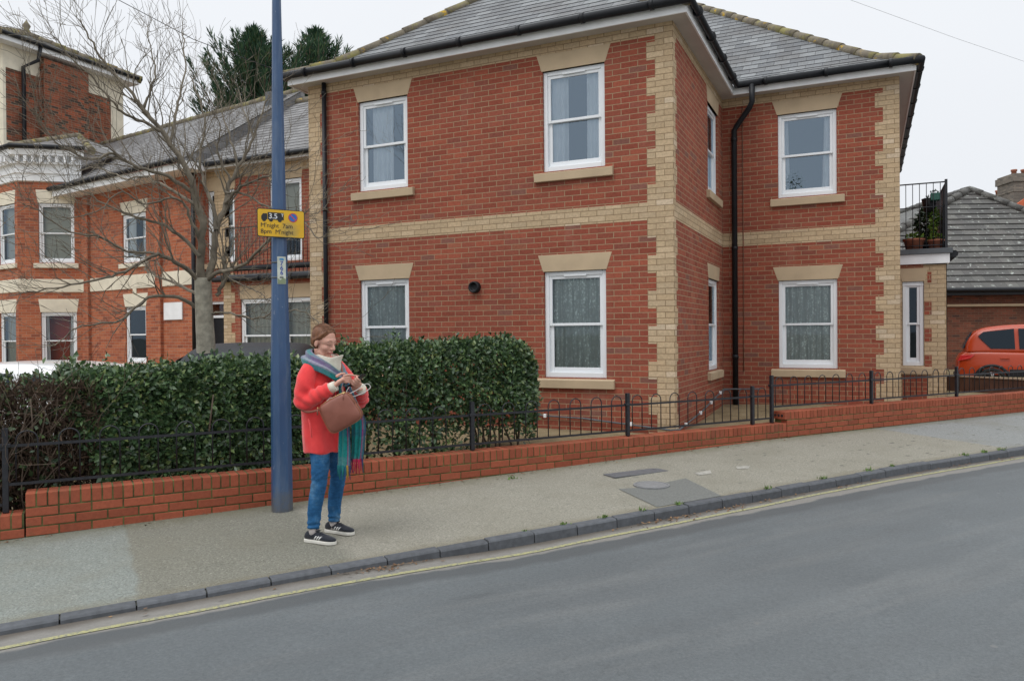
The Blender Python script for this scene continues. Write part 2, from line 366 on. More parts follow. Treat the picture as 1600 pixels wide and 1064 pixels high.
def window(par, o, u, u0, u1, z0, z1, curtain='sides', glassm='glass', split=.5, lintel=True, sill=True, lights=1, sash=True, inset=.035, room='room', rq=.35, rD=1.3, stone='stone', lh=.225, flare=.085, blindfrac=.55):
    o = np.asarray(o, float); u = unit(u); n = outn(u); ax = (u, n, Z)
    P = lambda a, z, d=0: o + u * a + Z * z - n * d
    def bar(mb, a0, a1, c0, c1, d0, d1): mb.box(P((a0 + a1) / 2, (c0 + c1) / 2, (d0 + d1) / 2), (a1 - a0, d1 - d0, c1 - c0), ax)
    fw = .058; d = inset
    fr = MB(); e = .001
    bar(fr, u0 + e, u0 + fw, z0 + e, z1 - e, d, d + .075); bar(fr, u1 - fw, u1 - e, z0 + e, z1 - e, d, d + .075)
    bar(fr, u0 + fw, u1 - fw, z1 - fw, z1 - e, d, d + .075); bar(fr, u0 + fw, u1 - fw, z0 + e, z0 + .07, d, d + .075)
    wl = (u1 - u0 - 2 * fw) / lights
    for k in range(1, lights): bar(fr, u0 + fw + k * wl - .03, u0 + fw + k * wl + .03, z0 + .07, z1 - fw, d + .002, d + .073)
    w = fr.build('window', M['upvc'], par, bevel=.006)
    zm = z0 + (z1 - z0) * split
    for k in range(lights):
        a0 = u0 + fw + k * wl + (.03 if k else 0); a1 = u0 + fw + (k + 1) * wl - (.03 if k < lights - 1 else 0)
        t = .042; zb, zt = z0 + .07, z1 - fw
        segs = [(zm - .018, zt, d + .014, t), (zb, zm + .018, d + .044, .052)] if sash else [(zb, zt, d + .02, t)]
        for q, (c0, c1, dd, tt) in enumerate(segs):
            sm = MB(); tb = .036 if (q == 0 and sash) else (.065 if sash else tt); tp = tt if q == 0 else .036
            bar(sm, a0, a0 + tt, c0, c1, dd, dd + .03); bar(sm, a1 - tt, a1, c0, c1, dd, dd + .03)
            bar(sm, a0 + tt, a1 - tt, c1 - tp, c1, dd + .001, dd + .03); bar(sm, a0 + tt, a1 - tt, c0, c0 + tb, dd + .001, dd + .03)
            sm.build('sash', M['upvc'], w, bevel=.004)
            pm = MB(); pm.poly([P(a0 + tt - .004, c0 + tb - .004, dd + .016), P(a1 - tt + .004, c0 + tb - .004, dd + .016), P(a1 - tt + .004, c1 - tp + .004, dd + .016), P(a0 + tt - .004, c1 - tp + .004, dd + .016)])
            pm.build('pane', M[glassm], w)
        if sash:
            tv = MB(); c = (a0 + a1) / 2; bar(tv, c - .16, c + .16, zt - .012, zt + .016, d - .012, d + .001); tv.build('trickle_vent', M['upvc'], w, bevel=.004)
    if lintel:
        lm = MB(); lm.prism([P(u0 - .01, z1, -.005), P(u1 + .01, z1, -.005), P(u1 + flare, z1 + lh, -.005), P(u0 - flare, z1 + lh, -.005)], -n * .06)
        lm.build('lintel', M[stone], w, bevel=.004)
    if sill:
        sm = MB(); a, b = u0 - .115, u1 + .115
        sm.prism([P(a, z0 - .14, -.055), P(a, z0 - .028, -.06), P(a, z0 - .002, .045), P(a, z0 - .14, .045)], u * (b - a))
        sm.build('sill', M[stone], w, bevel=.006)
    # curtains hang just inside, folded sheets of cloth
    def sheet(a0, a1, c0, c1, m, dd, fold=.018, per=.085, taper=0):
        cm = MB(); nu = max(6, int((a1 - a0) / per * 8)); ph = random.random() * 6; G = []
        for r in range(7):
            f = r / 6; row = []
            for i in range(nu + 1):
                t = i / nu; a = a0 + (a1 - a0) * t; wv = math.sin(2 * math.pi * (a - a0) / per + ph + .5 * math.sin(9 * t)) * fold * (.7 + .3 * f)
                a += taper * (1 - f) * (t - .5) * (a1 - a0) * -1
                row.append(P(a, c1 + (c0 - c1) * f, dd + wv))
            G.append(row)
        for r in range(6):
            for i in range(nu): cm.poly([G[r + 1][i], G[r + 1][i + 1], G[r][i + 1], G[r][i]], smooth=True)
        cm.build('curtain', M[m], w)
    W_ = u1 - u0
    if curtain == 'sides': sheet(u0 + .05, u0 + W_ * .36, z0 + .03, z1, 'net', .145); sheet(u1 - W_ * .33, u1 - .03, z0 + .03, z1, 'net', .145)
    elif curtain == 'left': sheet(u0 + W_ * .18, u0 + W_ * .62, z0 + .03, z1, 'net', .145)
    elif curtain == 'edges': sheet(u0 + .0, u0 + W_ * .2, z0 + .03, z1, 'net', .145, taper=.4); sheet(u1 - W_ * .26, u1, z0 + .03, z1, 'net', .145, taper=.4)
    elif curtain == 'lace': sheet(u0 + .0, u1 - .0, z0 + .02, z1, 'lace', .122, .017, .12)
    elif curtain == 'stripes': sheet(u0 + .0, u1, z0 + .02, z1, 'blind', .2, .03, .12)
    elif curtain == 'blind':
        cm = MB(); cm.box(P((u0 + u1) / 2, z1 - (z1 - z0) * blindfrac / 2, .2), (W_, .012, (z1 - z0) * blindfrac), ax); cm.build('blind', M['blind'], w)
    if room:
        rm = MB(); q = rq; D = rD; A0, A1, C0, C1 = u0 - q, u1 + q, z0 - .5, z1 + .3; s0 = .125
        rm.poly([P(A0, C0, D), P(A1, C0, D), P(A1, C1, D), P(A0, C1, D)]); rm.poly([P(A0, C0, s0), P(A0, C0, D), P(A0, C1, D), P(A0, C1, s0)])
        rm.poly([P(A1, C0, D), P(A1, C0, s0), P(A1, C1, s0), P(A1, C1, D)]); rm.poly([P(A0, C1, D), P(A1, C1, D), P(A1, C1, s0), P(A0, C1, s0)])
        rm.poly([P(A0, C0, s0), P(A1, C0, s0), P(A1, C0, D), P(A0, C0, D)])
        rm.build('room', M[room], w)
    return w

def slope(mb, o, a, d, a0, a1, ml, mr, rmax, prof, g=.19, t=.008):
    o = np.asarray(o, float); a = unit(a); d = unit(d)
    r = 0; k = 0
    while r < rmax - 1e-4:
        dz = (prof(r + .01) - prof(r)) / .01; r2 = min(rmax, r + g / math.sqrt(1 + dz * dz))
        l0, l1, h0, h1 = a0 + ml * r, a1 - mr * r, a0 + ml * r2, a1 - mr * r2
        if h1 <= h0 + .01: h0 = h1 = (h0 + h1) / 2
        if l1 <= l0: break
        nrm = unit(np.array([0, 0, 1.]) - d * dz)
        P = lambda x, q, up: o + a * x + d * q + Z * prof(q) + nrm * up
        uvk = [(l0, k * g), (l1, k * g), (h1, k * g + g * .999), (h0, k * g + g * .999)]
        mb.poly([P(l0, r, t), P(l1, r, t), P(h1, r2, .001), P(h0, r2, .001)], 0, uvk)
        mb.poly([P(l0, r, 0), P(l1, r, 0), P(l1, r, t), P(l0, r, t)], 0, [(l0, k * g), (l1, k * g), (l1, k * g + .004), (l0, k * g + .004)])
        r = r2; k += 1
def caps(mb, pts, r=.1, seg=.42, lift=.0):
    pts = [np.asarray(p, float) for p in pts]; ds = [0]
    for p, q in zip(pts, pts[1:]): ds.append(ds[-1] + np.linalg.norm(q - p))
    def at(t):
        for i in range(len(pts) - 1):
            if t <= ds[i + 1] or i == len(pts) - 2: f = (t - ds[i]) / (ds[i + 1] - ds[i]); return pts[i] + (pts[i + 1] - pts[i]) * f
    t = 0
    while t < ds[-1]:
        e = min(ds[-1], t + seg + .04); j = random.uniform(-.006, .006)
        mb.tube([at(t) + Z * (lift + j), at(e) + Z * (lift + j - .01)], [r * 1.06, r * .96], 12); t += seg
def gutter(mb, pts, r=.058, step=.9):
    mb.tube(pts, r, 10, smooth=True)
    for p, q in zip(pts, pts[1:]):
        p, q = np.asarray(p, float), np.asarray(q, float); L = np.linalg.norm(q - p); dr = (q - p) / L; t = step * .5
        while t < L: mb.tube([p + dr * (t - .025), p + dr * (t + .025)], r * 1.16, 10); t += step
def pipe(mb, pts, r=.036, col=1.8):
    mb.tube(pts, r, 10)
    for p, q in zip(pts, pts[1:]):
        p, q = np.asarray(p, float), np.asarray(q, float); L = np.linalg.norm(q - p)
        if L < 1.2: continue
        t = .15
        while t < L: mb.tube([p + (q - p) / L * (t - .03), p + (q - p) / L * (t + .03)], r * 1.16, 10); t += col

# ------------------------------------------------ the corner house
XL, YW, XW = -5.756, 3.591, 2.657
house = empty('apartment_house', (0, 0, .2), 'two-storey red brick house with yellow quoins and slate hip roof behind the railings', 'house')
ZS = 5.46                                # soffit
wins_main = [(-4.807, -3.929), (-1.772, -.896)]
mb = MB(); hs = []
for a, b in wins_main: hs += [(a - XL, b - XL, B2, H2), (a - XL, b - XL, B1, H1)]
wall(mb, (XL, 0, 0), (1, 0, 0), -XL, -.3, 5.46, hs); mb.build('front_wall', M['brick'], house)
mb = MB(); wall(mb, (0, 0, 0), (0, 1, 0), YW, -.3, 5.46, [(2.288, 3.177, B2, H2), (2.288, 3.177, B1, H1)]); mb.build('side_wall', M['brick'], house)
mb = MB(); wall(mb, (0, YW, 0), (1, 0, 0), XW, -.3, 5.46, [(.885, 1.77, B2, H2), (.885, 1.77, B1, H1)]); mb.build('wing_wall', M['brick'], house)
mb = MB(); wall(mb, (XW, YW, 0), (0, 1, 0), 8.5, -.3, 5.46); wall(mb, (XW, 12.09, 0), (-1, 0, 0), XW - XL, -.3, 5.46); wall(mb, (XL, 12.09, 0), (0, -1, 0), 12.09, -.3, 5.46)
mb.build('rear_wall', M['brick'], house)
U1, V1 = np.array([1., 0, 0]), np.array([0, 1., 0])
window(house, (0, 0, 0), U1, *wins_main[0], B2, H2, 'left'); window(house, (0, 0, 0), U1, *wins_main[1], B2, H2, 'sides')
window(house, (0, 0, 0), U1, *wins_main[0], B1, H1, 'lace', 'glass_low'); window(house, (0, 0, 0), U1, *wins_main[1], B1, H1, 'lace', 'glass_low')
window(house, (0, 0, 0), V1, 2.288, 3.177, B2, H2, 'sides'); window(house, (0, 0, 0), V1, 2.288, 3.177, B1, H1, 'stripes', 'glass_low')
window(house, (0, YW, 0), U1, .885, 1.77, B2, H2, 'edges'); window(house, (0, YW, 0), U1, .885, 1.77, B1, H1, 'lace', 'glass_low')
def quoin_rows(zlo, zhi):
    z = 3.2125
    out = []
    while z < zhi: out.append((z, min(z + .225, zhi), True)); z += .225; out.append((z, min(z + .225, zhi), False)) if z < zhi else None; z += .225
    z = 2.9875
    while z > zlo: out.append((z - .225, z, True)); out.append((z - .45, z - .225, False)); z -= .45
    return out
def lblock(mb, x, y, sx, w, d, z0, z1):   # L-shaped block round a corner; sx=+1 corner faces +x
    e = .003
    pts = [(-w, -e), (e, -e), (e, d), (-.01, d), (-.01, .01), (-w, .01)]
    P = [(x + sx * p[0], y + p[1], z0) for p in pts]
    mb.prism(P, (0, 0, z1 - z0))
for cx, cy, sx in ((0, 0, 1), (XL, 0, -1), (XW, YW, 1)):
    mb = MB()
    for z0, z1, wide in quoin_rows(-.2, 5.3125) + [(2.9875, 3.2125, True), (5.3125, 5.47, True)]: lblock(mb, cx, cy, sx, .3375 if wide else .225, .1125 if wide else .18, z0, z1)
    mb.build('quoin', M['yellow'], house)
e = .003
for z0, z1 in ((2.9875, 3.2125), (5.3125, 5.47)):
    for lo, hi in (((XL + .3375, -e, z0), (-.3375, .01, z1)), ((-.01, .1125, z0), (e, YW - .01, z1)), ((.0, YW - e, z0), (XW - .3375, YW + .01, z1))):
        mb = MB(); mb.box2(lo, hi); mb.build('brick_band', M['yellow'], house)
def eave(par, line, walls, o=.2):
    """line: wall polyline; soffit, fascia and gutter hang off it. walls: outward offsets for each vertex"""
    off = lambda k: [np.array([p[0] + w[0] * k, p[1] + w[1] * k, 0]) for p, w in zip(line, walls)]
    a = [np.array([p[0], p[1], 0]) for p in line]; b = off(o); c = off(o + .022); g = off(o + .085)
    sm = MB(); fm = MB(); gm = MB()
    for i in range(len(a) - 1):
        sm.poly([b[i] + Z * ZS, a[i] + Z * ZS, a[i + 1] + Z * ZS, b[i + 1] + Z * ZS][::1])
        fm.prism([b[i] + Z * (ZS - .012), c[i] + Z * (ZS - .012), c[i] + Z * (ZS + .13), b[i] + Z * (ZS + .13)], b[i + 1] - b[i]) if False else None
        q = [b[i], c[i], c[i + 1], b[i + 1]]; fm.prism([p + Z * (ZS - .012) for p in q], (0, 0, .145))
    sm.build('soffit', M['soffit'], par); fm.build('fascia', M['white'], par)
    gutter(gm, [p + Z * (ZS + .125) for p in g]); gm.build('gutter', M['black'], par)
eave(house, [(XL, 8), (XL, 0), (0, 0), (0, YW), (XW, YW), (XW, 12)], [(-1, 0), (-1, -1), (1, -1), (1, -1), (1, -1), (1, 0)])
mb = MB(); mb.poly([(XL, 0, ZS + .02), (0, 0, ZS + .02), (0, YW, ZS + .02), (XW, YW, ZS + .02), (XW, 12, ZS + .02), (XL, 12, ZS + .02)]); mb.build('ceiling', M['room'], house)
EZ = 5.60
def prof(r): return EZ + (r * .51 if r < .6 else .306 + (r - .6) * .81)
OV = .25
mb = MB()
slope(mb, (XL - OV, -OV, 0), (1, 0, 0), (0, 1, 0), 0, -XL + 2 * OV, 1, 1, (-XL + 2 * OV) / 2, prof)
slope(mb, (OV, -OV, 0), (0, 1, 0), (-1, 0, 0), 0, YW, 1, -1, (-XL + 2 * OV) / 2, prof)
slope(mb, (XL - OV, 12, 0), (0, -1, 0), (1, 0, 0), 0, 12 + OV, 0, 1, (-XL + 2 * OV) / 2, prof)
slope(mb, (OV, YW - OV, 0), (1, 0, 0), (0, 1, 0), 0, XW, -1, 1, 4.4, prof)
slope(mb, (XW + OV, YW - OV, 0), (0, 1, 0), (-1, 0, 0), 0, 9, 1, 0, 4.4, prof)
roof = mb.build('roof', M['slate'], house)
hip = lambda x, y, dx, dy, rm: [np.array([x + dx * r, y + dy * r, prof(r)]) for r in (0, .3, .6, 1.2, rm * .6, rm)]
R1 = (-XL + 2 * OV) / 2
for hp_ in (hip(XL - OV, -OV, 1, 1, R1), hip(OV, -OV, -1, 1, R1), hip(XW + OV, YW - OV, -1, 1, 4.4), [(XL / 2, -OV + R1, prof(R1)), (XL / 2, 6.6, prof(R1))]):
    mb = MB(); caps(mb, hp_, .082); mb.build('ridge_tiles', M['ridge'], roof)
mb = MB(); pipe(mb, [(-5.41, -.055, 5.455), (-5.41, -.055, .15)]); mb.build('downpipe', M['black'], house)
gx = at_pl(1175, 150, (0, 3.31, 0), (0, 1, 0))[0]
mb = MB(); pipe(mb, [(gx, 3.31, 5.56), (gx, 3.31, 5.28), (gx - .05, 3.36, 5.2), (.26, 3.5, 4.98), (.205, 3.52, 4.9), (.205, 3.52, .1)], .045); mb.build('downpipe', M['black'], house)
mb = MB(); mb.tube([(.33, YW - .01, 5.3), (.335, YW - .01, 2.6), (.33, YW - .01, .9)], .008, 6); mb.build('cable', M['oldbrick'], house)
mb = MB(); c = np.array([-2.819, 0, 2.217])
mb.rings([[c + np.array([math.cos(t) * r, y, math.sin(t) * r]) for t in np.linspace(0, 2 * math.pi, 24, endpoint=False)] for r, y in ((.055, 0.0), (.085, 0.0), (.085, -.025), (.078, -.075), (.062, -.08), (.058, -.03), (.02, -.03))])
mb.build('wall_vent', M['black'], house)
# hose pipe with white clips along the foot of the walls
mb = MB(); hp = [(-2.6, -.04, .47), (-1.2, -.04, .43), (-.05, -.05, .33), (.05, .0, .33), (.05, 1.4, .42), (.05, 3.3, .62), (.6, 3.52, .62)]
mb.tube(hp, .012, 6); pp = mb.build('wall_cable', M['lead'], house)
mb = MB()
for q in ((-1.75, -.055, .447), (-.55, -.055, .385), (.062, .35, .36), (.062, 1.3, .42), (.062, 2.1, .5), (.062, 2.9, .59)): mb.box(q, (.04, .03, .05))
mb.build('cable_clip', M['white'], pp, bevel=.006)
# terrace extension at the right end
YE, XE = 5.0, 3.392
ext = MB(); wall(ext, (XW, YE, 0), (1, 0, 0), XE - XW, -.3, 2.66, [(.085, .41, B1, H1)]); wall(ext, (XE, YE, 0), (0, 1, 0), 5, -.3, 2.66)
ext.build('extension_wall', M['yellow'], house)
ins = [((XW + .415, YE - .003, 2.05 - .45 * k - .225), (XW + .52, YE + .01, 2.05 - .45 * k)) for k in range(3)] + [((XW + .01, YE - .003, 2.615), (XW + .4, YE + .01, 2.675)), ((XW + .5 - .04, YE - .003, 2.36), (XW + .52, YE + .01, 2.54)), ((XW + .08, YE - .003, .3), (XW + .45, YE + .01, .8))]
for lo, hi in ins: mb = MB(); mb.box2(lo, hi); mb.build('red_brick_inset', M['brick'], house)
window(house, (XW, YE, 0), U1, .09, .405, B1, H1, None, 'glass_low', flare=.06)
mb = MB(); mb.box2((XW, YE - .05, 2.675), (XE + .05, YE - .02, 2.835)); mb.box2((XE + .02, YE - .02, 2.675), (XE + .05, YE + 5, 2.835)); mb.build('fascia', M['white'], house)
mb = MB(); mb.box2((XW, YE - .09, 2.84), (XE + .09, YE + 5, 2.925)); mb.build('terrace_deck', M['lead'], house)
mb = MB(); mb.tube([(XE + .12, YE + .02, 2.83), (XE + .12, YE + 4, 2.83)], .06, 10); mb.build('gutter', M['black'], house)
rl = MB(); xa, xb, yr = XW + .02, XE, YE - .04
for z, r in ((4.02, .012), (3.62, .008), (2.98, .008)): rl.tube([(xa, yr, z), (xb, yr, z)], r, 6)
x = xa + .02
while x < xb: rl.tube([(x, yr, 2.93), (x, yr, 4.02)], .006, 5); x += .102
rl.box2((xb - .02, yr - .02, 2.925), (xb + .02, yr + .02, 4.06))
for z in (4.02, 3.35, 2.98): rl.tube([(xb, yr, z), (xb, yr + 3.2, z)], .01, 6)
y = yr + .1
while y < yr + 3.2: rl.tube([(xb, y, 2.93), (xb, y, 4.02)], .007, 5); y += .1
for z in (3.45, 3.15, 2.98): rl.tube([(xa, yr + 3.2, z), (xb, yr + 3.2, z)], .008, 6)
x = xa
while x < xb: rl.tube([(x, yr + 3.2, 2.93), (x, yr + 3.2, 3.45)], .006, 5); x += .1
rl.build('terrace_railing', M['iron'], house)
scr = MB(); scr.prism([(xb - .045, yr + .08, 2.95), (xb - .045, yr + .08, 3.95), (xb - .045, yr + .5, 3.5), (xb - .045, yr + 1.6, 3.4), (xb - .045, yr + 1.6, 2.95)], (.02, 0, 0)); scr.build('terrace_screen', M['black'], house)

# ------------------------------------------------ linked wing set back on the left (part of the same house)
YU, YG = 3.85, 3.35
xl = at_pl(350, 500, (0, YG, 0), (0, 1, 0))[0]; xu = at_pl(340, 330, (0, YU, 0), (0, 1, 0))[0]
ua, ub = at_pl(421, 300, (0, YU, 0), (0, 1, 0))[0], at_pl(471, 300, (0, YU, 0), (0, 1, 0))[0]
mb = MB(); wall(mb, (-12.4, YU, 0), (1, 0, 0), 12.4 + XL, -.3, 5.46, [(12.4 + ua, 12.4 + ub, 3.25, H2), (12.4 + xl - 1.25, 12.4 + xl - .28, .1, H1), (12.4 + xl - 1.0, 12.4 + xl - .15, 3.3, 5.0)]); mb.build('link_wall', M['brick'], house)
window(house, (0, YU, 0), U1, ua, ub, 3.25, H2, 'blind', 'glass_low', sill=False, lh=.3, flare=.05)
window(house, (0, YU, 0), U1, xl - 1.0, xl - .15, 3.3, 5.0, 'sides', 'glass_low', lh=.3, flare=.05)
ta, tb = at_pl(376, 500, (0, YG, 0), (0, 1, 0))[0], XL - 1.05
mb = MB(); wall(mb, (xl, YG, 0), (1, 0, 0), XL - xl, -.3, 2.84, [(ta - xl, tb - xl, .75, H1)]); wall(mb, (xl, YU + .01, 0), (0, -1, 0), YU - YG, -.3, 2.84); mb.build('link_wall', M['brick'], house)
window(house, (0, YG, 0), U1, ta, tb, .75, H1, 'stripes', 'glass_low', lights=3, flare=.02, lh=.3)
mb = MB()
for z0, z1, wide in quoin_rows(0, 2.84): mb.box2((xl - .003, YG - .003, z0), (xl + (.34 if wide else .225), YG + .01, z1))
mb.build('quoin', M['yellow'], house); mb = MB()
for z0, z1, wide in quoin_rows(3.3, 5.3): mb.box2((xu - .1, YU - .003, z0), (xu + (.34 if wide else .225), YU + .01, z1))
mb.build('quoin', M['yellow'], house)
mb = MB(); mb.box2((-12.4, YU - .003, 5.25), (XL - .01, YU + .01, 5.46)); mb.build('brick_band', M['yellow'], house)
mb = MB(); mb.box2((xl - .12, YG - .1, 2.845), (XL - .01, YU - .01, 2.93)); mb.build('terrace_deck', M['lead'], house)
mb = MB(); gutter(mb, [(xl - .14, YG - .17, 2.83), (XL - .01, YG - .17, 2.83)]); mb.tube([(xl + .3, YG - .05, 3.07), (XL - .01, YG - .05, 3.07)], .06, 8); mb.build('gutter', M['black'], house)
rl = MB(); x = xl
for z in (3.98, 3.1): rl.tube([(xl, YG - .02, z), (XL - .02, YG - .02, z)], .012, 6)
while x < XL - .05: rl.tube([(x, YG - .02, 2.93), (x, YG - .02, 3.98)], .007, 5); x += .11
rl.build('terrace_railing', M['iron'], house)
mb = MB(); d0, d1 = xl - 1.25, xl - .28
mb.box2((d0 + .06, YU + .05, .1), (d1 - .06, YU + .1, 2.0)); dd = mb.build('door', M['black'], house)
mb = MB(); mb.box2((d0, YU + .03, .1), (d0 + .06, YU + .11, H1)); mb.box2((d1 - .06, YU + .03, .1), (d1, YU + .11, H1)); mb.box2((d0 + .06, YU + .03, 2.0), (d1 - .06, YU + .11, 2.06)); mb.box2((d0 + .06, YU + .03, H1 - .06), (d1 - .06, YU + .11, H1)); mb.build('door_frame', M['upvc'], dd)
mb = MB(); mb.poly([(d0 + .06, YU + .07, 2.06), (d1 - .06, YU + .07, 2.06), (d1 - .06, YU + .07, H1 - .06), (d0 + .06, YU + .07, H1 - .06)]); mb.build('pane', M['glass_low'], dd)
mb = MB(); mb.box2((-12.4, YU - .25, 5.46), (XL - .21, YU - .23, 5.6)); mb.build('fascia', M['white'], house)
mb = MB(); mb.poly([(-12.4, YU - .23, 5.465), (-12.4, YU, 5.465), (XL - .21, YU, 5.465), (XL - .21, YU - .23, 5.465)]); mb.build('soffit', M['soffit'], house)
mb = MB(); gutter(mb, [(-12.4, YU - .32, 5.56), (XL - .3, YU - .32, 5.56)]); mb.build('gutter', M['black'], house)
prof2 = lambda r: 5.58 + r * .74
mb = MB(); slope(mb, (-12.6, YU - .3, 0), (1, 0, 0), (0, 1, 0), 0, 12.6 + XL, 0, 0, 3.0, prof2)
mb.box2((-12.6, YU + 2.69, 5.5), (XL, YU + 2.7, prof2(2.98))); rf = mb.build('roof', M['slate2'], house)
mb = MB(); caps(mb, [(-12.6, YU + 2.7, prof2(3.0)), (XL, YU + 2.7, prof2(3.0))]); mb.build('ridge_tiles', M['ridge'], rf)
mb = MB(); q = at_pl(424, 200, (0, YU + 2.3, 0), (0, 1, 0)); mb.box((q[0], YU + 2.5, 7.5), (.34, .5, 1.1)); mb.build('chimney', M['lead'], rf, bevel=.02)

# ------------------------------------------------ Victorian house
V0 = at_z(309, 500, 18.0); V0[2] = 0; hd = rad(171.3)
UL = np.array([math.cos(hd), math.sin(hd), 0])          # along the front, to the left
UR = -UL; VN = outn(UR)                                 # outward
vic = empty('victorian_house', V0, 'orange brick house with cream window heads and canted bay behind the bare tree', 'house')
VP = lambda a, z, d=0: V0 + UL * a + Z * z + VN * d
def vpx(x, y): p = at_pl(x, y, V0, VN); return float((p - V0) @ UL), float(p[2])
LW = 16
vo = VP(LW, 0)                                          # origin at the far left, u runs right
w1a, w1b = vpx(228, 370)[0], vpx(191, 370)[0]; ztop, zbot = vpx(207, 334)[1], vpx(207, 410)[1]
w2a, w2b = vpx(228, 500)[0], vpx(196, 500)[0]; z2top = vpx(207, 479)[1]
bayR = vpx(127, 400)[0]
holes = [(LW - w1b, LW - w1a, zbot, ztop), (LW - w2b, LW - w2a, .9, z2top)]
mb = MB(); wall(mb, vo, UR, LW, -.3, 5.5, holes); wall(mb, V0 - VN * 0, np.cross(Z, UR) * 1, 6, -.3, 5.5); mb.build('front_wall', M['vic'], vic)
for (a, b, c, d, cu) in ((w1b, w1a, zbot, ztop, 'sides'), (w2b, w2a, .9, z2top, None)):
    window(vic, vo, UR, LW - a, LW - b, c, d, cu, 'glass_low', stone='cream', lh=.33, flare=.1)
zb0, zb1 = vpx(250, 448)[1], vpx(250, 426)[1]
mb = MB(); mb.box(VP((bayR) / 2, (zb0 + zb1) / 2, .0), (bayR, .05, zb1 - zb0), (UL, VN, Z))
for a in ((w2a + w2b) / 2,): mb.box(VP(a, (z2top + .33 + zb0) / 2, .0), (.16, .044, zb0 - z2top - .33), (UL, VN, Z))
mb.build('cream_band', M['cream'], vic)
for px in (250, 138): mb = MB(); a = vpx(px, 400)[0]; mb.box(VP(a, 2.6, .03), (.22, .1, 5.6), (UL, VN, Z)); mb.build('brick_pier', M['vic'], vic)
mb = MB(); a0, z0 = vpx(258, 500); a1, z1 = vpx(286, 472); mb.box(VP((a0 + a1) / 2, (z0 + z1) / 2, .02), (abs(a0 - a1), .03, z1 - z0), (UL, VN, Z)); mb.build('wall_plaque', M['white'], vic)
mb = MB(); mb.tube([VP(.02, 5.5, .08), VP(.02, .2, .08)], .05, 8); mb.build('downpipe', M['black'], vic)
mb = MB(); mb.box(VP(LW / 2 - .2, 5.49, .25), (LW + .4, .5, .16), (UL, VN, Z)); mb.build('fascia', M['white'], vic)
mb = MB(); gutter(mb, [VP(-.3, 5.62, .55), VP(LW, 5.62, .55)], .06); mb.build('gutter', M['black'], vic)
prof3 = lambda r: 5.62 + r * .70
mb = MB(); slope(mb, VP(LW, 0, .5), UR, -VN, 0, LW + .15, 0, 0, 3.7, prof3); mb.prism([VP(-.13, prof3(0) - .02, .5), VP(-.13, prof3(3.7) - .02, -3.2), VP(-.13, prof3(3.7) - 1.3, -3.2), VP(-.13, prof3(0) - .2, .5)], UL * .1); vroof = mb.build('roof', M['slate2'], vic)
mb = MB(); caps(mb, [VP(-.15, prof3(3.7), -3.2), VP(LW, prof3(3.7), -3.2)]); mb.build('ridge_tiles', M['ridge'], vroof)
# canted bay
B = [VP(bayR, 0), VP(bayR + 1.12, 0, 1.11), VP(bayR + 3.4, 0, 1.11), VP(bayR + 4.5, 0)]
hts = {}
def facet_px(i, x, y):
    u = unit(B[i] - B[i + 1]); n = outn(u); p = at_pl(x, y, B[i], n); return float((p - B[i + 1]) @ u), float(p[2])
bm = MB(); fw = []
zlT = facet_px(0, 88, 318)[1]; zlB = facet_px(0, 88, 411)[1]; zgT = facet_px(0, 90, 488)[1]; zc = facet_px(0, 80, 284)[1]; zt2 = facet_px(0, 80, 262)[1]
for i in range(3):
    u = unit(B[i] - B[i + 1]); L = float(np.linalg.norm(B[i] - B[i + 1]))
    if i == 0:
        a0, a1 = facet_px(0, 60, 360)[0], facet_px(0, 116, 360)[0]; g0, g1 = facet_px(0, 64, 500)[0], facet_px(0, 120, 500)[0]; g1 = min(g1, L - .1)
    elif i == 1: a1 = min(facet_px(1, 34, 360)[0], L - .16); a0 = a1 - .95; g0, g1 = a0, a1
    else: a0, a1 = .35, L - .35; g0, g1 = a0, a1
    wall(bm, B[i + 1], u, L, -.3, zc, [(a0, a1, zlB, zlT), (g0, g1, .7, zgT)])
    fw.append((i, u, L, a0, a1, g0, g1))
bm.build('bay_wall', M['vic'], vic)
for i, u, L, a0, a1, g0, g1 in fw:
    window(vic, B[i + 1], u, a0, a1, zlB, zlT, 'blind', 'glass_low', stone='cream', lh=.36, flare=.06, blindfrac=.95, rq=.02, rD=.5)
    window(vic, B[i + 1], u, g0, g1, .7, zgT, 'edges' if i == 0 else 'stripes', 'glass_low', stone='cream', lh=.36, flare=.06, room='roomred' if i == 0 else 'room', rq=.02, rD=.5)
cm = MB(); bc = (B[0] + B[3]) / 2
def ringz(off, z): 
    r = []
    for i, p in enumerate(B): r.append(p + unit(p - bc + VN * .3) * off + Z * z)
    return r
def skirt(mb, lev, mat=0):
    for (o0, z0), (o1, z1) in zip(lev, lev[1:]):
        a, b = ringz(o0, z0), ringz(o1, z1)
        for i in range(3): mb.poly([a[i + 1], a[i], b[i], b[i + 1]], mat)
skirt(cm, [(.0, zc - .02), (.05, zc), (.06, zc + .18), (.1, zc + .2), (.1, zc + .3), (.06, zc + .32), (.06, zc + .62), (.26, zc + .66), (.28, zc + .78), (.28, zc + .82), (0, zc + .84)])
cm.build('bay_cornice', M['white'], vic); cm = MB()
skirt(cm, [(.002, zb0), (.03, zb0 + .01), (.03, zb1), (.002, zb1 + .01)])
cm.build('cream_band', M['cream'], vic)
dn = MB()
for i, u, L, *_ in fw:
    k = int(L / .19)
    for j in range(k):
        p = B[i + 1] + u * (j + .5) * L / k + outn(u) * .16 + Z * (zc + .555); dn.box(p, (.07, .2, .16), (u, outn(u), Z))
    dn.box((B[i] + B[i + 1]) / 2 + outn(u) * .05 + Z * (zc + .47), (L + .05, .2, .05), (u, outn(u), Z))
dn.build('dentil', M['white'], vic)
br = MB(); ap = bc - VN * .9 + Z * (zc + 1.75); e_ = ringz(.3, zc + .86)
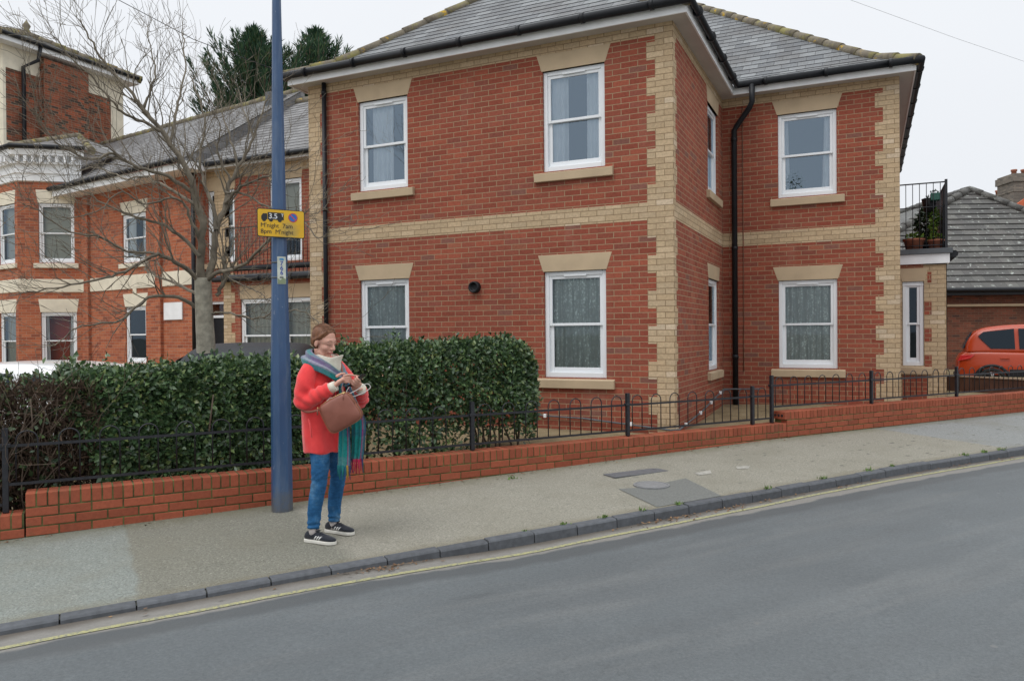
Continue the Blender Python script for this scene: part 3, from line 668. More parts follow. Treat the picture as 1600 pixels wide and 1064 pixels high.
bb = [e_[0] - VN * 1.5, *e_, e_[3] - VN * 1.5]
for i in range(5): br.poly([bb[i + 1], bb[i], ap + UL * (0.4 if i > 2 else -.4)][:3])
br.build('bay_roof', M['slate2'], vic)
for q in (e_[1], e_[0] - VN * .2): cp = MB(); caps(cp, [q, ap - UL * .4]); cp.build('ridge_tiles', M['ridge'], vic)
gm = MB(); gm.tube([p + Z * .02 for p in ringz(.33, zc + .86)], .06, 8); gm.build('gutter', M['black'], vic)
lampp = at_z(99, 534, 21.9)
lm = MB(); lm.rings([[lampp + np.array([math.cos(t) * r, math.sin(t) * r, z]) for t in np.linspace(0, 6.283, 12, endpoint=False)] for r, z in ((.07, .09), (.13, -.09))]); 
lamp_m = bpy.data.materials.new('lamp_shade'); lamp_m.use_nodes = True; lb = lamp_m.node_tree.nodes['Principled BSDF']; lb.inputs['Base Color'].default_value = (.9, .6, .2, 1); lb.inputs['Emission Color'].default_value = (1, .62, .15, 1); lb.inputs['Emission Strength'].default_value = 1.3
lo_ = lm.build('table_lamp', lamp_m); tag(lo_, 'glowing yellow lamp inside the ground floor bay window', 'lamp')

# ------------------------------------------------ tower house beyond
TX = at_z(191, 200, 27.0); tx = TX[0]; ty1 = TX[1]; ty0 = at_pl(6, 200, (tx, 0, 0), (1, 0, 0))[1]
tow = empty('tower_house', (tx, ty0, 0), 'tall weathered brick house with cream corner strips rising behind the canted bay house', 'house')
tpz = lambda x, y: at_pl(x, y, (tx, 0, 0), (1, 0, 0))
zE = tpz(191, 131)[2]; zF = tpz(150, 128)[2]
mb = MB(); wall(mb, (tx, ty0, 0), V1, ty1 - ty0, 0, zE); wall(mb, (tx - 8, ty0, 0), U1, 8, 0, zE); mb.build('wall', M['tower'], tow)
mb = MB(); y0, y1 = tpz(61, 130)[1], tpz(131, 160)[1]; mb.box2((tx - .1, y0, 0), (tx + .25, y1, zE - .12)); mb.build('chimney_breast', M['tower'], tow)
e = .03; zf0 = tpz(30, 112)[2]; zz = tpz(30, 224)[2]; yA, yB = tpz(9, 200)[1], tpz(173, 200)[1]
for lo, hi in (((tx - .2, ty0 - .03, 0), (tx + e, yA, zE)), ((tx - .2, yB, 0), (tx + e, ty1 + .03, zE)), ((tx - .1, yA, zf0), (tx + e - .002, y0, zE)), ((tx - .1, y1, zf0), (tx + e - .002, yB, zE)), ((tx - .1, yA, zz - .35), (tx + e - .002, y0, zz))):
    mb = MB(); mb.box2(lo, hi); mb.build('cream_strip', M['cream'], tow)
mb = MB(); mb.box2((tx - 8.4, ty0 - .4, zE), (tx + .4, ty1 + .4, zE + .16)); mb.build('fascia', M['white'], tow)
mb = MB(); mb.tube([(tx + .45, ty0 - .45, zE + .2), (tx + .45, ty1 + .45, zE + .2)], .07, 8); mb.tube([(tx + .42, ty0 + .9, zE + .15), (tx + .38, ty0 + .85, zE - .3), (tx + .12, ty0 + .55, zE - .55), (tx + .12, ty0 + .55, .5)], .06, 8); mb.build('downpipe', M['black'], tow)
mb = MB(); hw = (ty1 - ty0) / 2 + .45; pr = lambda r: zE + .18 + r * .47
slope(mb, (tx + .45, ty0 - .45, 0), V1, -U1, 0, 2 * hw, 1, 1, hw, pr, g=.25); slope(mb, (tx - 8.45, ty0 - .45, 0), U1, V1, 0, 8.9, 0, 1, hw, pr, g=.25); slope(mb, (tx + .45, ty1 + .45, 0), -U1, -V1, 0, 8.9, 1, 0, hw, pr, g=.25)
trf = mb.build('roof', M['tile'], tow)
ap = np.array([tx + .45 - hw, ty0 - .45 + hw, pr(hw)])
for q in ((tx + .45, ty0 - .45, pr(0)), (tx + .45, ty1 + .45, pr(0)), ap - U1 * 5): mb = MB(); caps(mb, [q, ap], .13); mb.build('ridge_tiles', M['ridge'], trf)
mb = MB(); lathe_ = [(.12, -.1), (.14, .1), (.07, .16), (.13, .3), (.05, .42), (.01, .5)]; mb.rings([[ap + np.array([math.cos(t) * r_, math.sin(t) * r_, z_]) for t in np.linspace(0, 6.283, 10, endpoint=False)] for r_, z_ in lathe_]); mb.build('finial', M['ridge'], trf)
rb = empty('red_house', at_z(215, 215, 42), 'distant plain red house end between the tall brick house and slate roof', 'house')
mb = MB(); p = at_z(213, 215, 42); mb.box((p[0], p[1] + 2, 5.8), (3.2, 4, 11.6)); mb.build('wall', plain('red_render', (.42, .10, .09), .8), rb)
mb = MB(); q = [(p[0] - 1.8, p[1] - .3, 11.6), (p[0] + 1.8, p[1] - .3, 11.6), (p[0], p[1] - .3, 12.5)]; mb.prism(q, (0, 4.6, 0)); mb.build('roof', M['tile'], rb)

# ------------------------------------------------ garage house and far house on the right
gp = at_z(1540, 450, 22.5); ga = at_z(1515, 297, 26.5); gd = unit(np.array([CR[0], CR[1], 0])); gw = np.array([-gd[1], gd[0], 0])
gd = unit(gd * math.cos(rad(-2)) + gw * math.sin(rad(-2))); gw = np.array([-gd[1], gd[0], 0])
_e = gp[2]; gp = ga - gw * 4.0; gp[2] = _e
gar = empty('garage_building', (gp[0], gp[1], 0), 'low brown brick building under a lichen-spotted grey tiled hip roof, behind the red car', 'building')
hw = 7.4; ez = gp[2]; run = float((ga - gp) @ gw); slp = (ga[2] - ez) / run
c0 = np.array([gp[0], gp[1], 0])
mb = MB(); hr = 4.7; slope(mb, c0 - gd * hw, gd, gw, 0, hw + hr, hw / run, hr / run, run, lambda r: ez + r * slp, g=.30, t=.03)
for s_ in (-1, 1): mb.poly([c0 + s_ * gd * (hr if s_ > 0 else hw) + Z * ez, c0 + gw * run + Z * ga[2], c0 + gw * 14 + Z * ga[2], c0 + s_ * gd * (hr if s_ > 0 else hw) + gw * 14 + Z * ez][::(1 if s_ < 0 else -1)])
grf = mb.build('roof', M['tile'], gar)
mb = MB(); apx = c0 + gw * run + Z * ga[2]
for q in (c0 - gd * hw + Z * ez, c0 + gd * hr + Z * ez, apx + gw * 9): mb = MB(); caps(mb, [q, apx], .13, .45, .02); mb.build('ridge_tiles', M['tile'], grf)
mb = MB(); wall(mb, c0 - gd * (hw - .35) + gw * .4, gd, 2 * hw - .7, -.5, ez + .1); mb.build('wall', M['oldbrick'], gar)
mb = MB(); z_ = at_pl(1540, 477, c0 + gw * .4, gw)[2]; mb.box(c0 + gw * .35 + Z * z_, (2 * hw - .7, .12, .07), (gd, gw, Z)); mb.build('ledge', M['stone'], gar)
mb = MB(); mb.tube([c0 - gd * hw - gw * .05 + Z * (ez - .05), c0 + gd * hw - gw * .05 + Z * (ez - .05)], .07, 8); mb.box(c0 + gw * .15 + Z * (ez - .14), (2 * hw - .6, .3, .12), (gd, gw, Z)); mb.build('gutter', M['black'], gar)
fp = at_z(1600, 330, 36)
far = empty('far_house', (fp[0], fp[1], 0), 'distant house with tall grey chimneys and orange gable trim above the tiled roof', 'house')
bz = at_z(1600, 345, 36)[2]
mb = MB(); mb.box(np.array([fp[0], fp[1], 0]) + gd * 3.5 + gw * 1.5 + Z * bz / 2, (6, 3, bz + .4), (gd, gw, Z)); mb.build('wall', M['oldbrick'], far)
mb = MB(); A = at_z(1572, 330, 35.5); Bp = at_z(1640, 285, 35.5); Cc = Bp + gd * 2.0 - Z * 1.4
mb.prism([A, Bp, Cc, Cc - Z * .35, Bp - Z * .38, A - Z * .35], gw * .12); mb.build('bargeboard', plain('orange_trim', (.55, .12, .045), .6), far)
mb = MB(); mb.prism([A - Z * .3, Bp - Z * .3, Cc - Z * .3], gw * 5); frf = mb.build('roof', M['tile'], far)
def chimney(cx, ytop, ybot, w, d, pots):
    p = at_z(cx, ytop, d); q = at_z(cx, ybot, d); m_ = MB(); h = p[2] - q[2]
    m_.box(p - Z * h / 2, (w, w, h), (gd, gw, Z)); m_.box(p - Z * .1 * h, (w * 1.1, w * 1.1, h * .14), (gd, gw, Z)); m_.box(p - Z * .35 * h, (w * 1.04, w * 1.04, h * .05), (gd, gw, Z)); ch = m_.build('chimney', M['greybrick'], far)
    for k in range(pots):
        m_ = MB(); c = p + gd * (k - (pots - 1) / 2) * w * .36; m_.rings([[c + np.array([math.cos(t) * r, math.sin(t) * r, z]) for t in np.linspace(0, 6.283, 10, endpoint=False)] for r, z in ((.12, 0), (.11, .2), (.14, .22), (.14, .3), (.08, .3))]); m_.build('chimney_pot', M['terracotta'], ch)
M['greybrick'] = brick_mat('grey_brick', [(0, (.22, .19, .16)), (.5, (.17, .15, .13)), (.8, (.26, .22, .18))], (.22, .2, .17), dirt=.4)
chimney(1592, 275, 350, 1.3, 37, 2); chimney(1566, 307, 350, 1.15, 39, 2)
# ================================================================ STREET
def ground_at(x, y, zf):
    z = 0.
    for _ in range(25):
        p = at_pl(x, y, (0, 0, z), (0, 0, 1)); s, n = sn(p); z = zf(s, n)
    return p, s, n
def s_node(t):                            # distance along / across the road as shader values
    c = t.coord('Object'); d = t.new('VectorMath', operation='DOT_PRODUCT'); t.put(d.inputs[0], c); d.inputs[1].default_value = tuple(T)
    e = t.new('VectorMath', operation='DOT_PRODUCT'); t.put(e.inputs[0], c); e.inputs[1].default_value = tuple(N)
    s = t.math('SUBTRACT', d.outputs['Value'], float(Q0 @ T)); n = t.math('SUBTRACT', e.outputs['Value'], float(Q0 @ N))
    cb = t.new('CombineXYZ'); t.put(cb.inputs[0], s); t.put(cb.inputs[1], n); return s, n, cb.outputs[0]
pl0, plm, pl1 = [ground_at(x, y, road_z) for x, y in ((250, 966), (640, 893), (1292, 770))]
print('yellow line n', pl0[1:], plm[1:], pl1[1:])
GE = plm[2] - .06
def asphalt():
    t = NT('worn_asphalt'); s, n, v = s_node(t); c = t.coord('Object')
    k = t.ramp(t.noise(c, 1.1, 5, .6), [(.3, (.100, .113, .119)), (.7, (.122, .136, .142))])
    k = t.mix(t.ramp(t.noise(t.mapv(v, (3, 0, 0), (.35, 2.2, 1)), 1.2, 6, .65), [(.40, 0), (.66, .55)]), k, (.092, .101, .105))
    k = t.mix(t.ramp(t.noise(t.mapv(v, (7, 4, 0), (.5, 2.5, 1)), 2.4, 5, .6), [(.66, 0), (.72, .55)]), k, (.066, .073, .077))
    k = t.mix(t.ramp(t.noise(t.mapv(v, (1, 9, 0), (.22, 1.5, 1)), 1.6, 5, .6), [(.52, 0), (.72, .55)]), k, (.165, .172, .170))
    k = t.mix(1, k, t.ramp(t.noise(c, 48, 6, .95), [(.28, .55), (.72, 1.5)]), 'MULTIPLY')
    vo = t.new('TexVoronoi', feature='DISTANCE_TO_EDGE'); wv = t.new('VectorMath', operation='ADD'); t.put(wv.inputs[0], t.mapv(v, (0, 0, 0), (.35, 1.1, 1))); nv = t.new('TexNoise'); t.put(nv.inputs['Vector'], c); nv.inputs['Scale'].default_value = 3; nv.inputs['Detail'].default_value = 5; t.put(wv.inputs[1], nv.outputs['Color']); t.put(vo.inputs['Vector'], wv.outputs[0]); vo.inputs['Scale'].default_value = .75
    k = t.mix(t.math('MULTIPLY', t.ramp(vo.outputs['Distance'], [(0, .4), (.006, 0)]), t.ramp(t.noise(c, .7, 3), [(.56, 0), (.68, 1)])), k, (.05, .055, .057))
    vp = t.new('TexVoronoi'); t.put(vp.inputs['Vector'], c); vp.inputs['Scale'].default_value = 2.6
    k = t.mix(t.ramp(vp.outputs['Distance'], [(.03, .7), (.05, 0)]), k, t.mix(t.noise(c, 1.7, 1), (.05, .05, .05), (.30, .30, .29)))
    edge = t.ramp(t.math('ADD', n, t.math('MULTIPLY', t.noise(c, 2.5, 5), .12)), [(0, 0), (1, 0)])
    e = t.math('ADD', n, t.math('MULTIPLY_ADD', t.noise(t.mapv(v, (0, 0, 0), (1, 1, 1)), 3, 5), .16, -.08))
    m = t.new('MapRange'); t.put(m.inputs[0], e); m.inputs[1].default_value = GE - .02; m.inputs[2].default_value = GE + .02
    k = t.mix(m.outputs[0], k, t.mix(t.noise(c, 40, 5, .8), (.13, .125, .115), (.30, .285, .26)))
    m2 = t.new('MapRange'); t.put(m2.inputs[0], e); m2.inputs[1].default_value = GE - .24; m2.inputs[2].default_value = GE - .16
    k = t.mix(t.math('MULTIPLY', t.math('SUBTRACT', m2.outputs[0], m.outputs[0]), .75), k, (.078, .084, .087))
    gut = t.new('MapRange'); t.put(gut.inputs[0], e); gut.inputs[1].default_value = -2.06; gut.inputs[2].default_value = -1.97
    k = t.mix(t.math('MULTIPLY', gut.outputs[0], .75), k, (.075, .06, .045))
    t.bump(t.noise(c, 300, 4, .8), .55, .004); return t.fin(k, .62, 0, .4)
M['asphalt'] = asphalt()
def paving():
    t = NT('chipping_pavement'); s, n, v = s_node(t); c = t.coord('Object')
    wob = t.math('ADD', s, t.math('MULTIPLY_ADD', t.noise(c, 5, 4), .12, -.06))
    def step(a, w=.02):
        m = t.new('MapRange'); t.put(m.inputs[0], wob); m.inputs[1].default_value = a - w; m.inputs[2].default_value = a + w; return m.outputs[0]
    k = t.mix(step(.62), (.215, .232, .212), (.185, .182, .150))
    k = t.mix(step(1.95, .06), k, (.262, .250, .208))
    k = t.mix(step(10.2), k, (.24, .25, .245))
    gr = t.ramp(t.noise(c, 62, 5, .9), [(.30, .42), (.5, 1), (.72, 1.75)])
    k = t.mix(1, k, gr, 'MULTIPLY')
    k = t.mix(t.ramp(t.noise(c, 55, 3, .7), [(.62, 0), (.68, .6)]), k, (.50, .48, .41))
    k = t.mix(t.ramp(t.noise(c, 1.4, 5, .6), [(.45, 0), (.7, .4)]), k, (.19, .18, .14))
    ms = t.new('MapRange'); t.put(ms.inputs[0], s); ms.inputs[1].default_value = 4; ms.inputs[2].default_value = 9; ms.inputs[3].default_value = .25
    k = t.mix(t.math('MULTIPLY', ms.outputs[0], t.ramp(t.noise(t.mapv(v, (2, 1, 0), (.9, 1.5, 1)), 6.5, 3, .5), [(.64, 0), (.69, .8)])), k, (.10, .10, .088))
    me = t.new('MapRange'); t.put(me.inputs[0], t.math('ADD', n, t.math('MULTIPLY_ADD', t.noise(c, 6, 5), .3, -.15))); me.inputs[1].default_value = -.28; me.inputs[2].default_value = .02
    k = t.mix(t.math('MULTIPLY', me.outputs[0], .6), k, (.13, .13, .075))
    mk = t.new('MapRange'); t.put(mk.inputs[0], t.math('ADD', n, t.math('MULTIPLY_ADD', t.noise(c, 6, 5), .24, -.12))); mk.inputs[1].default_value = KN + .2; mk.inputs[2].default_value = KN + .1
    k = t.mix(t.math('MULTIPLY', mk.outputs[0], .45), k, (.17, .15, .10))
    t.bump(t.noise(c, 150, 3, .8), .7, .006); return t.fin(k, .9, 0, .25)
M['paving'] = paving()
def strip(name, mat, ns, zf, s0, s1, ds):
    S = np.arange(s0, s1 + 1e-6, ds); V = []; F = []
    for s in S:
        for n in ns: V.append(W(s, n, zf(s, n)))
    k = len(ns)
    for i in range(len(S) - 1):
        for j in range(k - 1): F.append([i * k + j, (i + 1) * k + j, (i + 1) * k + j + 1, i * k + j + 1])
    return tag(fast_mesh(name, V, F, mat, smooth=True), kind='structure')
strip('road', M['asphalt'], [-9.6, -8, -5.6, -4.5, -3.5, -2.6, -2.2, KN + .02], road_z, -14, 60, .25)
strip('pavement', M['paving'], [KN + .075, -1.2, -.6, 0, .16], pav_z, -14, 60, .5)
strip('far_pavement', M['paving'], [-30, -12, -9.6], lambda s, n: base_z(s) - .1, -14, 60, 2.)
mb = MB(); mb.poly([(-900, -900, -.45), (900, -900, -.45), (900, 900, -.45), (-900, 900, -.45)]); tag(mb.build('ground', plain('bare_ground', (.16, .15, .12), .95)), kind='structure')
# kerb stones
kb = MB(); s = -8.0
rk = random.Random(3)
while s < 40:
    L = .389 + rk.uniform(-.012, .012); a, b = s + .0035, s + L - .0035; dz = rk.uniform(-.004, .004)
    pr_ = lambda q: [W(q, KN - .01, pav_z(q, KN) - .25), W(q, KN, pav_z(q, KN) - .012 + dz), W(q, KN + .012, pav_z(q, KN) + .002 + dz), W(q, KN + .088, pav_z(q, KN + .088) + .003 + dz), W(q, KN + .088, pav_z(q, KN) - .25)]
    kb.rings([pr_(b), pr_(a)], smooth=False); s += L
kt = plain('blue_kerb_stone', (.085, .091, .101), .8, var=.22, scale=22, bump=.5, isl=.16)
kerb = tag(kb.build('kerb', kt, bevel=.005), kind='structure')
kj = MB(); kj.prism([W(-8, KN + .012, -.3), W(-8, KN + .012, pav_z(-8, KN) - .012), W(-8, KN + .125, pav_z(-8, KN) - .004), W(-8, KN + .125, -.3)], T * 1) if False else None
jj = strip('kerb_joint', plain('dark_joint', (.05, .05, .04), .95), [KN + .01, KN + .05, KN + .085], lambda s, n: pav_z(s, n) - .008, -8, 40, 1.)
# yellow line, hand-laid: slightly wobbly, worn
def line_mat():
    t = NT('worn_yellow_paint'); c = t.coord('Object'); k = t.mix(t.noise(c, 30, 5, .7), (.32, .31, .13), (.42, .40, .21))
    k = t.mix(t.ramp(t.noise(c, 45, 5, .8), [(.46, 0), (.60, .9)]), k, (.15, .155, .15)); return t.fin(k, .8)
V = []; F = []; S = np.arange(-8, 40, .15)
for i, s in enumerate(S):
    c = np.interp(s, [pl0[1], plm[1], pl1[1]], [pl0[2], plm[2], pl1[2]]) + .008 * math.sin(s * 2.1) + .005 * math.sin(s * 5.3)
    for d in (-.023, .023): V.append(W(s, c + d, road_z(s, c + d) + .004))
    if i: F.append([2 * i - 2, 2 * i, 2 * i + 1, 2 * i - 1])
tag(fast_mesh('yellow_line', V, F, line_mat()), kind='structure')
def flat(name, pix, mat, lift, kind=None):
    m_ = MB(); P = []
    for x, y in pix: p, s, n = ground_at(x, y, pav_z); n = max(n, KN + .10); P.append(W(s, n, pav_z(s, n) + lift))
    m_.poly(P if np.cross(P[1] - P[0], P[2] - P[0])[2] > 0 else P[::-1]); o = m_.build(name, mat)
    return tag(o, kind=kind) if kind else o
patchm = plain('dark_asphalt_patch', (.15, .155, .145), .85, var=.25, scale=60, bump=.5)
flat('pavement_patch', [(966, 764), (1002, 762), (1071, 747.5), (1142, 779), (1110, 787), (1040, 797)], patchm, .004, 'structure')
for q in ([(1085, 739), (1110, 735), (1112, 740), (1092, 743)], [(1150, 729), (1172, 728), (1170, 732), (1152, 733)]): flat('paint_mark', q, plain('old_white_paint', (.33, .32, .285), .8, var=.35, scale=30), .004, 'structure')
p, s, n = ground_at(1018, 758.5, pav_z)
mb = MB(); c0_ = W(s, n, pav_z(s, n))
mb.rings([[c0_ + (T * math.cos(t) + N * math.sin(t)) * r + Z * (z + .03 * 0) for t in np.linspace(0, 2 * math.pi, 40, endpoint=False)] for r, z in ((.175, .0), (.175, .012), (.158, .012), (.156, .007), (.148, .007), (.146, .011), (.08, .011), (.001, .011))], smooth=False)
tag(mb.build('manhole_cover', plain('grey_iron', (.21, .215, .22), .6, var=.2, scale=25, bump=.8)), 'round grey iron cover set in the corner of the dark asphalt patch', 'manhole cover')
ps = [ground_at(x, y, pav_z)[1:] for x, y in ((944, 743), (1020, 729), (1042, 735), (966, 749))]
mb = MB(); sc = np.mean([q[0] for q in ps]); nc = np.mean([q[1] for q in ps])
mb.box(W(sc, nc, pav_z(sc, nc) + .002), (.70, .20, .012), (T, N, Z)); mb.box(W(sc - .27, nc, pav_z(sc, nc) + .009), (.03, .08, .004), (T, N, Z)); mb.box(W(sc + .27, nc, pav_z(sc, nc) + .009), (.03, .08, .004), (T, N, Z))
tag(mb.build('utility_cover', plain('slate_grey_plate', (.12, .125, .135), .6, var=.2, scale=20, bump=.5), bevel=.003), 'rectangular dark grey plate lying in the pavement near the wall', 'utility cover')

# ------------------------------------------------ low garden wall, brick by brick
gw_ = empty('garden_wall', W(3, .1, .05), 'low orange brick wall stepped along the pavement, with upright coping bricks and mossy joints', 'wall')
TOPS = [(-7.2, -.06, .20), (-.06, 8.42, .353), (8.42, 24, .50)]
bm_, cm_, mm_ = MB(), MB(), MB()
rb_ = random.Random(11)
def brick(mb, s0, s1, n0, n1, z0, z1):
    j = lambda a: rb_.uniform(-a, a)
    mb.box(W((s0 + s1) / 2, (n0 + n1) / 2 + j(.0022), (z0 + z1) / 2 + j(.0012)), (s1 - s0 - .0105, n1 - n0, z1 - z0 - .0105), (T, N, Z))
for (a, b, top) in TOPS:
    zc_ = top - .1125; s = a
    while s + .06 < b: brick(cm_, s, s + .075, .0, .215, zc_, top); s += .075
    row = 0; z = zc_
    while z > -.18:
        s = a - (.1125 if row % 2 else 0)
        while s < b - .02:
            s0_, s1_ = max(a, s), min(b, s + .225)
            if s1_ - s0_ > .03 and z > base_z(s0_) - .16: brick(bm_, s0_, s1_, .0, .1025, z - .075, z)
            s += .225
        z -= .075; row += 1
    mm_.box2((0, 0, 0), (0, 0, 0)) if False else None
    mm_.box(W((a + b) / 2, .108, (top - .008 - .25) / 2), (b - a - .012, .2, top - .008 + .25), (T, N, Z))
bm_.build('brickwork', M['wallbrick'], gw_, bevel=.004); cm_.build('coping', M['wallbrick'], gw_, bevel=.004); mm_.build('mortar', M['mossmortar'], gw_)
# the perforated end brick where the coping steps up
eb = MB(); eb.box(W(8.41, .105, .445), (.05, .205, .1), (T, N, Z)); ebo = eb.build('end_brick', M['wallbrick'], gw_, bevel=.004)
for q in (-.055, 0, .055): 
    eb = MB(); eb.tube([W(8.39, .105 + q, .445), W(8.377, .105 + q, .445)], .017, 10); eb.build('hole_shade_plug', M['iron'], ebo)  # solid black plugs stand in for the shade inside the holes

# ------------------------------------------------ bow-top railings
railm = M['iron']
def s_of(x, nn): p = at_pl(x, 700, W(0, nn, 0), N); return sn(p)[0]
RN = .115
def railing(label, s0, s1, zb, posts, zlow=None, hz=.47, first=.07):
    """zb: coping height; posts: list of (s, z foot)"""
    r = empty('railing', W((s0 + s1) / 2, RN, zb), label, 'railing', 'bow-top railings along the garden wall')
    for s, zf in posts:
        m_ = MB(); m_.box(W(s, RN, (zf + zb + hz + .03) / 2), (.042, .042, zb + hz + .03 - zf), (T, N, Z)); m_.box(W(s, RN, zb + hz - .105), (.075, .05, .03), (T, N, Z)); m_.build('post', railm, r, bevel=.004)
    for z in (zb + hz - .11, zb + .062):
        m_ = MB(); m_.box(W((s0 + s1) / 2, RN, z), (s1 - s0, .012, .022), (T, N, Z)); m_.build('rail', railm, r)
    s = s0 + first
    while s + .145 < s1 - .01:
        path = [W(s, RN, zb + .062)]; 
        for k in range(0, 11): a = math.pi * k / 10; path.append(W(s + .0725 - .0725 * math.cos(a), RN, zb + hz - .0725 + .0725 * math.sin(a)))
        path.append(W(s + .145, RN, zb + .062)); m_ = MB(); m_.tube(path, .0062, 6); m_.build('hoop', railm, r); s += .287
    return r
pp_ = [s_of(x, RN) for x in (8, 438, 738, 981, 1176, 1206, 1362, 1495)]
railing('bow-top black railing panel against the hedge, between the end post and the blue pole', pp_[0], pp_[1], .353, [(pp_[0], .2), (pp_[1], .353)])
railing('bow-top black railing panel between the blue pole and the woman and hedge post', pp_[1], pp_[2], .353, [(pp_[2], .353)])
railing('bow-top black railing panel over the hedge end and red house wall', pp_[2], pp_[3], .353, [(pp_[3], .353)])
railing('bow-top black railing panel before the yellow corner bricks and downpipe', pp_[3], pp_[4], .353, [(pp_[4], .353)])
railing('short bow-top black railing piece with one tall post at the wall step', pp_[4], pp_[5], .353, [], first=.1)
railing('bow-top black railing panel under the wing window on the raised wall', pp_[5], pp_[6], .50, [(pp_[5], .353), (pp_[6], .50)], hz=.45)
railing('bow-top black railing panel before the narrow terrace window', pp_[6], pp_[7], .50, [(pp_[7], .50)], hz=.45)
railing('bow-top black railing panel in front of the red car and brown boards', pp_[7], 18.0, .50, [(16.0, .50), (18.0, .50)], hz=.45)
railing('bow-top black railing panel beyond the end post on the low wall', -4.5, pp_[0], .20, [(-2.4, .2)], hz=.6)

# ------------------------------------------------ blue lamp column with its plates
pb, ps_, pn_ = ground_at(441, 797, pav_z); pt = at_z(432, 0, 6.59)
dirp = (pt - pb) / (pt[2] - pb[2])
def polep(z): return pb + dirp * (z - pb[2])
def bluem():
    t = NT('scuffed_blue_paint'); c = t.coord('Object'); k = t.ramp(t.noise(t.mapv(c, (0, 0, 0), (1, 1, .3)), 6, 5), [(.3, (.026, .066, .15)), (.7, (.042, .095, .20))])
    k = t.mix(t.ramp(t.noise(t.mapv(c, (0, 0, 0), (1, 1, .35)), 30, 5, .7), [(.66, 0), (.7, .7)]), k, (.26, .29, .34))
    k = t.mix(t.ramp(t.noise(t.mapv(c, (0, 0, 0), (1, 1, .12)), 9, 5, .7), [(.50, 0), (.72, .55)]), k, (.15, .19, .25))
    zz = t.new('SeparateXYZ'); t.put(zz.inputs[0], c); dz_ = t.new('MapRange'); t.put(dz_.inputs[0], t.math('ADD', zz.outputs[2], t.math('MULTIPLY_ADD', t.noise(c, 12, 5, .7), .5, -.25))); dz_.inputs[1].default_value = .22; dz_.inputs[2].default_value = .0; k = t.mix(t.math('MULTIPLY', dz_.outputs[0], .8), k, (.11, .105, .09)); return t.fin(k, .42, 0, .5)
M['blue'] = bluem()
pole = empty('lamp_post', pb, 'tall tapered blue metal lamp post standing on the pavement against the low wall', 'lamp post')
mb = MB(); R_ = []
rot0 = rad(54.6 + 22.5)
for z, r in ((pb[2] - .05, .092), (pb[2] + 1.2, .085), (pb[2] + 2.1, .068), (pb[2] + 4.5, .038), (pb[2] + 5.6, .034)):
    c = polep(z); R_.append([c + np.array([math.cos(rot0 + math.pi / 4 * k), math.sin(rot0 + math.pi / 4 * k), 0]) * r for k in range(8)])
mb.rings(R_, smooth=False); mb.build('pole', M['blue'], pole, bevel=.004)
mb = MB(); c = polep(pb[2] + 5.55); mb.tube([c, c + Z * .15 - N * .3, c + Z * .2 - N * .7], .025, 8); arm = mb.build('arm', M['blue'], pole)
mb = MB(); mb.box(c + Z * .2 - N * .95, (.16, .5, .09), (T, N, Z)); mb.build('lamp_head', M['lead'], pole, bevel=.02)
def pole_r(z): return np.interp(z - pb[2], [-.05, 1.2, 2.1, 4.5, 5.6], [.092, .085, .068, .038, .034]) * .93
# text helper: flat letters as a mesh
def letters(txt, size, org, ux, uz, nrm, mat, name, par, ext=.0006, bold=0.0, align='LEFT'):
    cu = bpy.data.curves.new(name, 'FONT'); cu.body = txt; cu.size = size; cu.extrude = ext; cu.offset = bold; cu.align_x = align; cu.resolution_u = 4
    tmp = bpy.data.objects.new(name, cu); COL.objects.link(tmp); dg = bpy.context.evaluated_depsgraph_get(); me = bpy.data.meshes.new_from_object(tmp.evaluated_get(dg)); bpy.data.objects.remove(tmp)
    b = BASE[par.name]
    for v in me.vertices: v.co = Vector(org + ux * v.co.x + uz * v.co.y + nrm * v.co.z - b)
    me.materials.clear(); me.materials.append(mat); o = link(bpy.data.objects.new(name, me)); o.parent = par; BASE[o.name] = b; return o
fnt = -N
zt_ = at_z(438, 349, 6.5)[2]; sc_ = polep(zt_) + fnt * (pole_r(zt_) + .02)
sgn = empty('parking_sign', sc_, 'small yellow parking restriction plate with a black lorry, fixed high on the blue post', 'sign')
def plate(w, h, r, c, ux, uz, nr, t, nseg=5):
    pts = []
    for cx, cy, a0 in ((w / 2 - r, h / 2 - r, 0), (-w / 2 + r, h / 2 - r, 90), (-w / 2 + r, -h / 2 + r, 180), (w / 2 - r, -h / 2 + r, 270)):
        for k in range(nseg + 1): a = rad(a0 + 90 * k / nseg); pts.append(c + ux * (cx + r * math.cos(a)) + uz * (cy + r * math.sin(a)))
    m_ = MB(); m_.prism(pts, -nr * t); return m_
def signm():
    t = NT('sign_yellow'); c = t.coord('Object'); k = t.ramp(t.noise(c, 10, 4), [(.3, (.66, .37, .012)), (.7, (.76, .45, .014))])
    vd = t.new('VectorMath', operation='DISTANCE'); t.put(vd.inputs[0], t.mapv(c, (0, 0, 0), (1, 1, 1))); vd.inputs[1].default_value = tuple(T * .07 + Z * -.06); r_ = t.new('MapRange'); t.put(r_.inputs[0], t.math('ADD', vd.outputs['Value'], t.math('MULTIPLY_ADD', t.noise(c, 25, 5, .7), .10, -.05))); r_.inputs[1].default_value = .10; r_.inputs[2].default_value = .04
    k = t.mix(t.math('MULTIPLY', r_.outputs[0], .6), k, (.27, .23, .10)); return t.fin(k, .45)
ycol = signm(); bcol = plain('sign_black', (.015, .015, .017), .5)
wcol = plain('sign_white', (.7, .7, .7), .5); blu = plain('sign_blue', (.03, .12, .42), .5); redc = plain('sign_red', (.5, .05, .03), .5)
ux = T; o_ = sc_
plate(.402, .242, .018, o_, ux, Z, fnt, .004).build('border', bcol, sgn)
plate(.388, .228, .014, o_ + fnt * .0022, ux, Z, fnt, .002).build('face', ycol, sgn)
f1 = o_ + fnt * .0035
lor = MB()
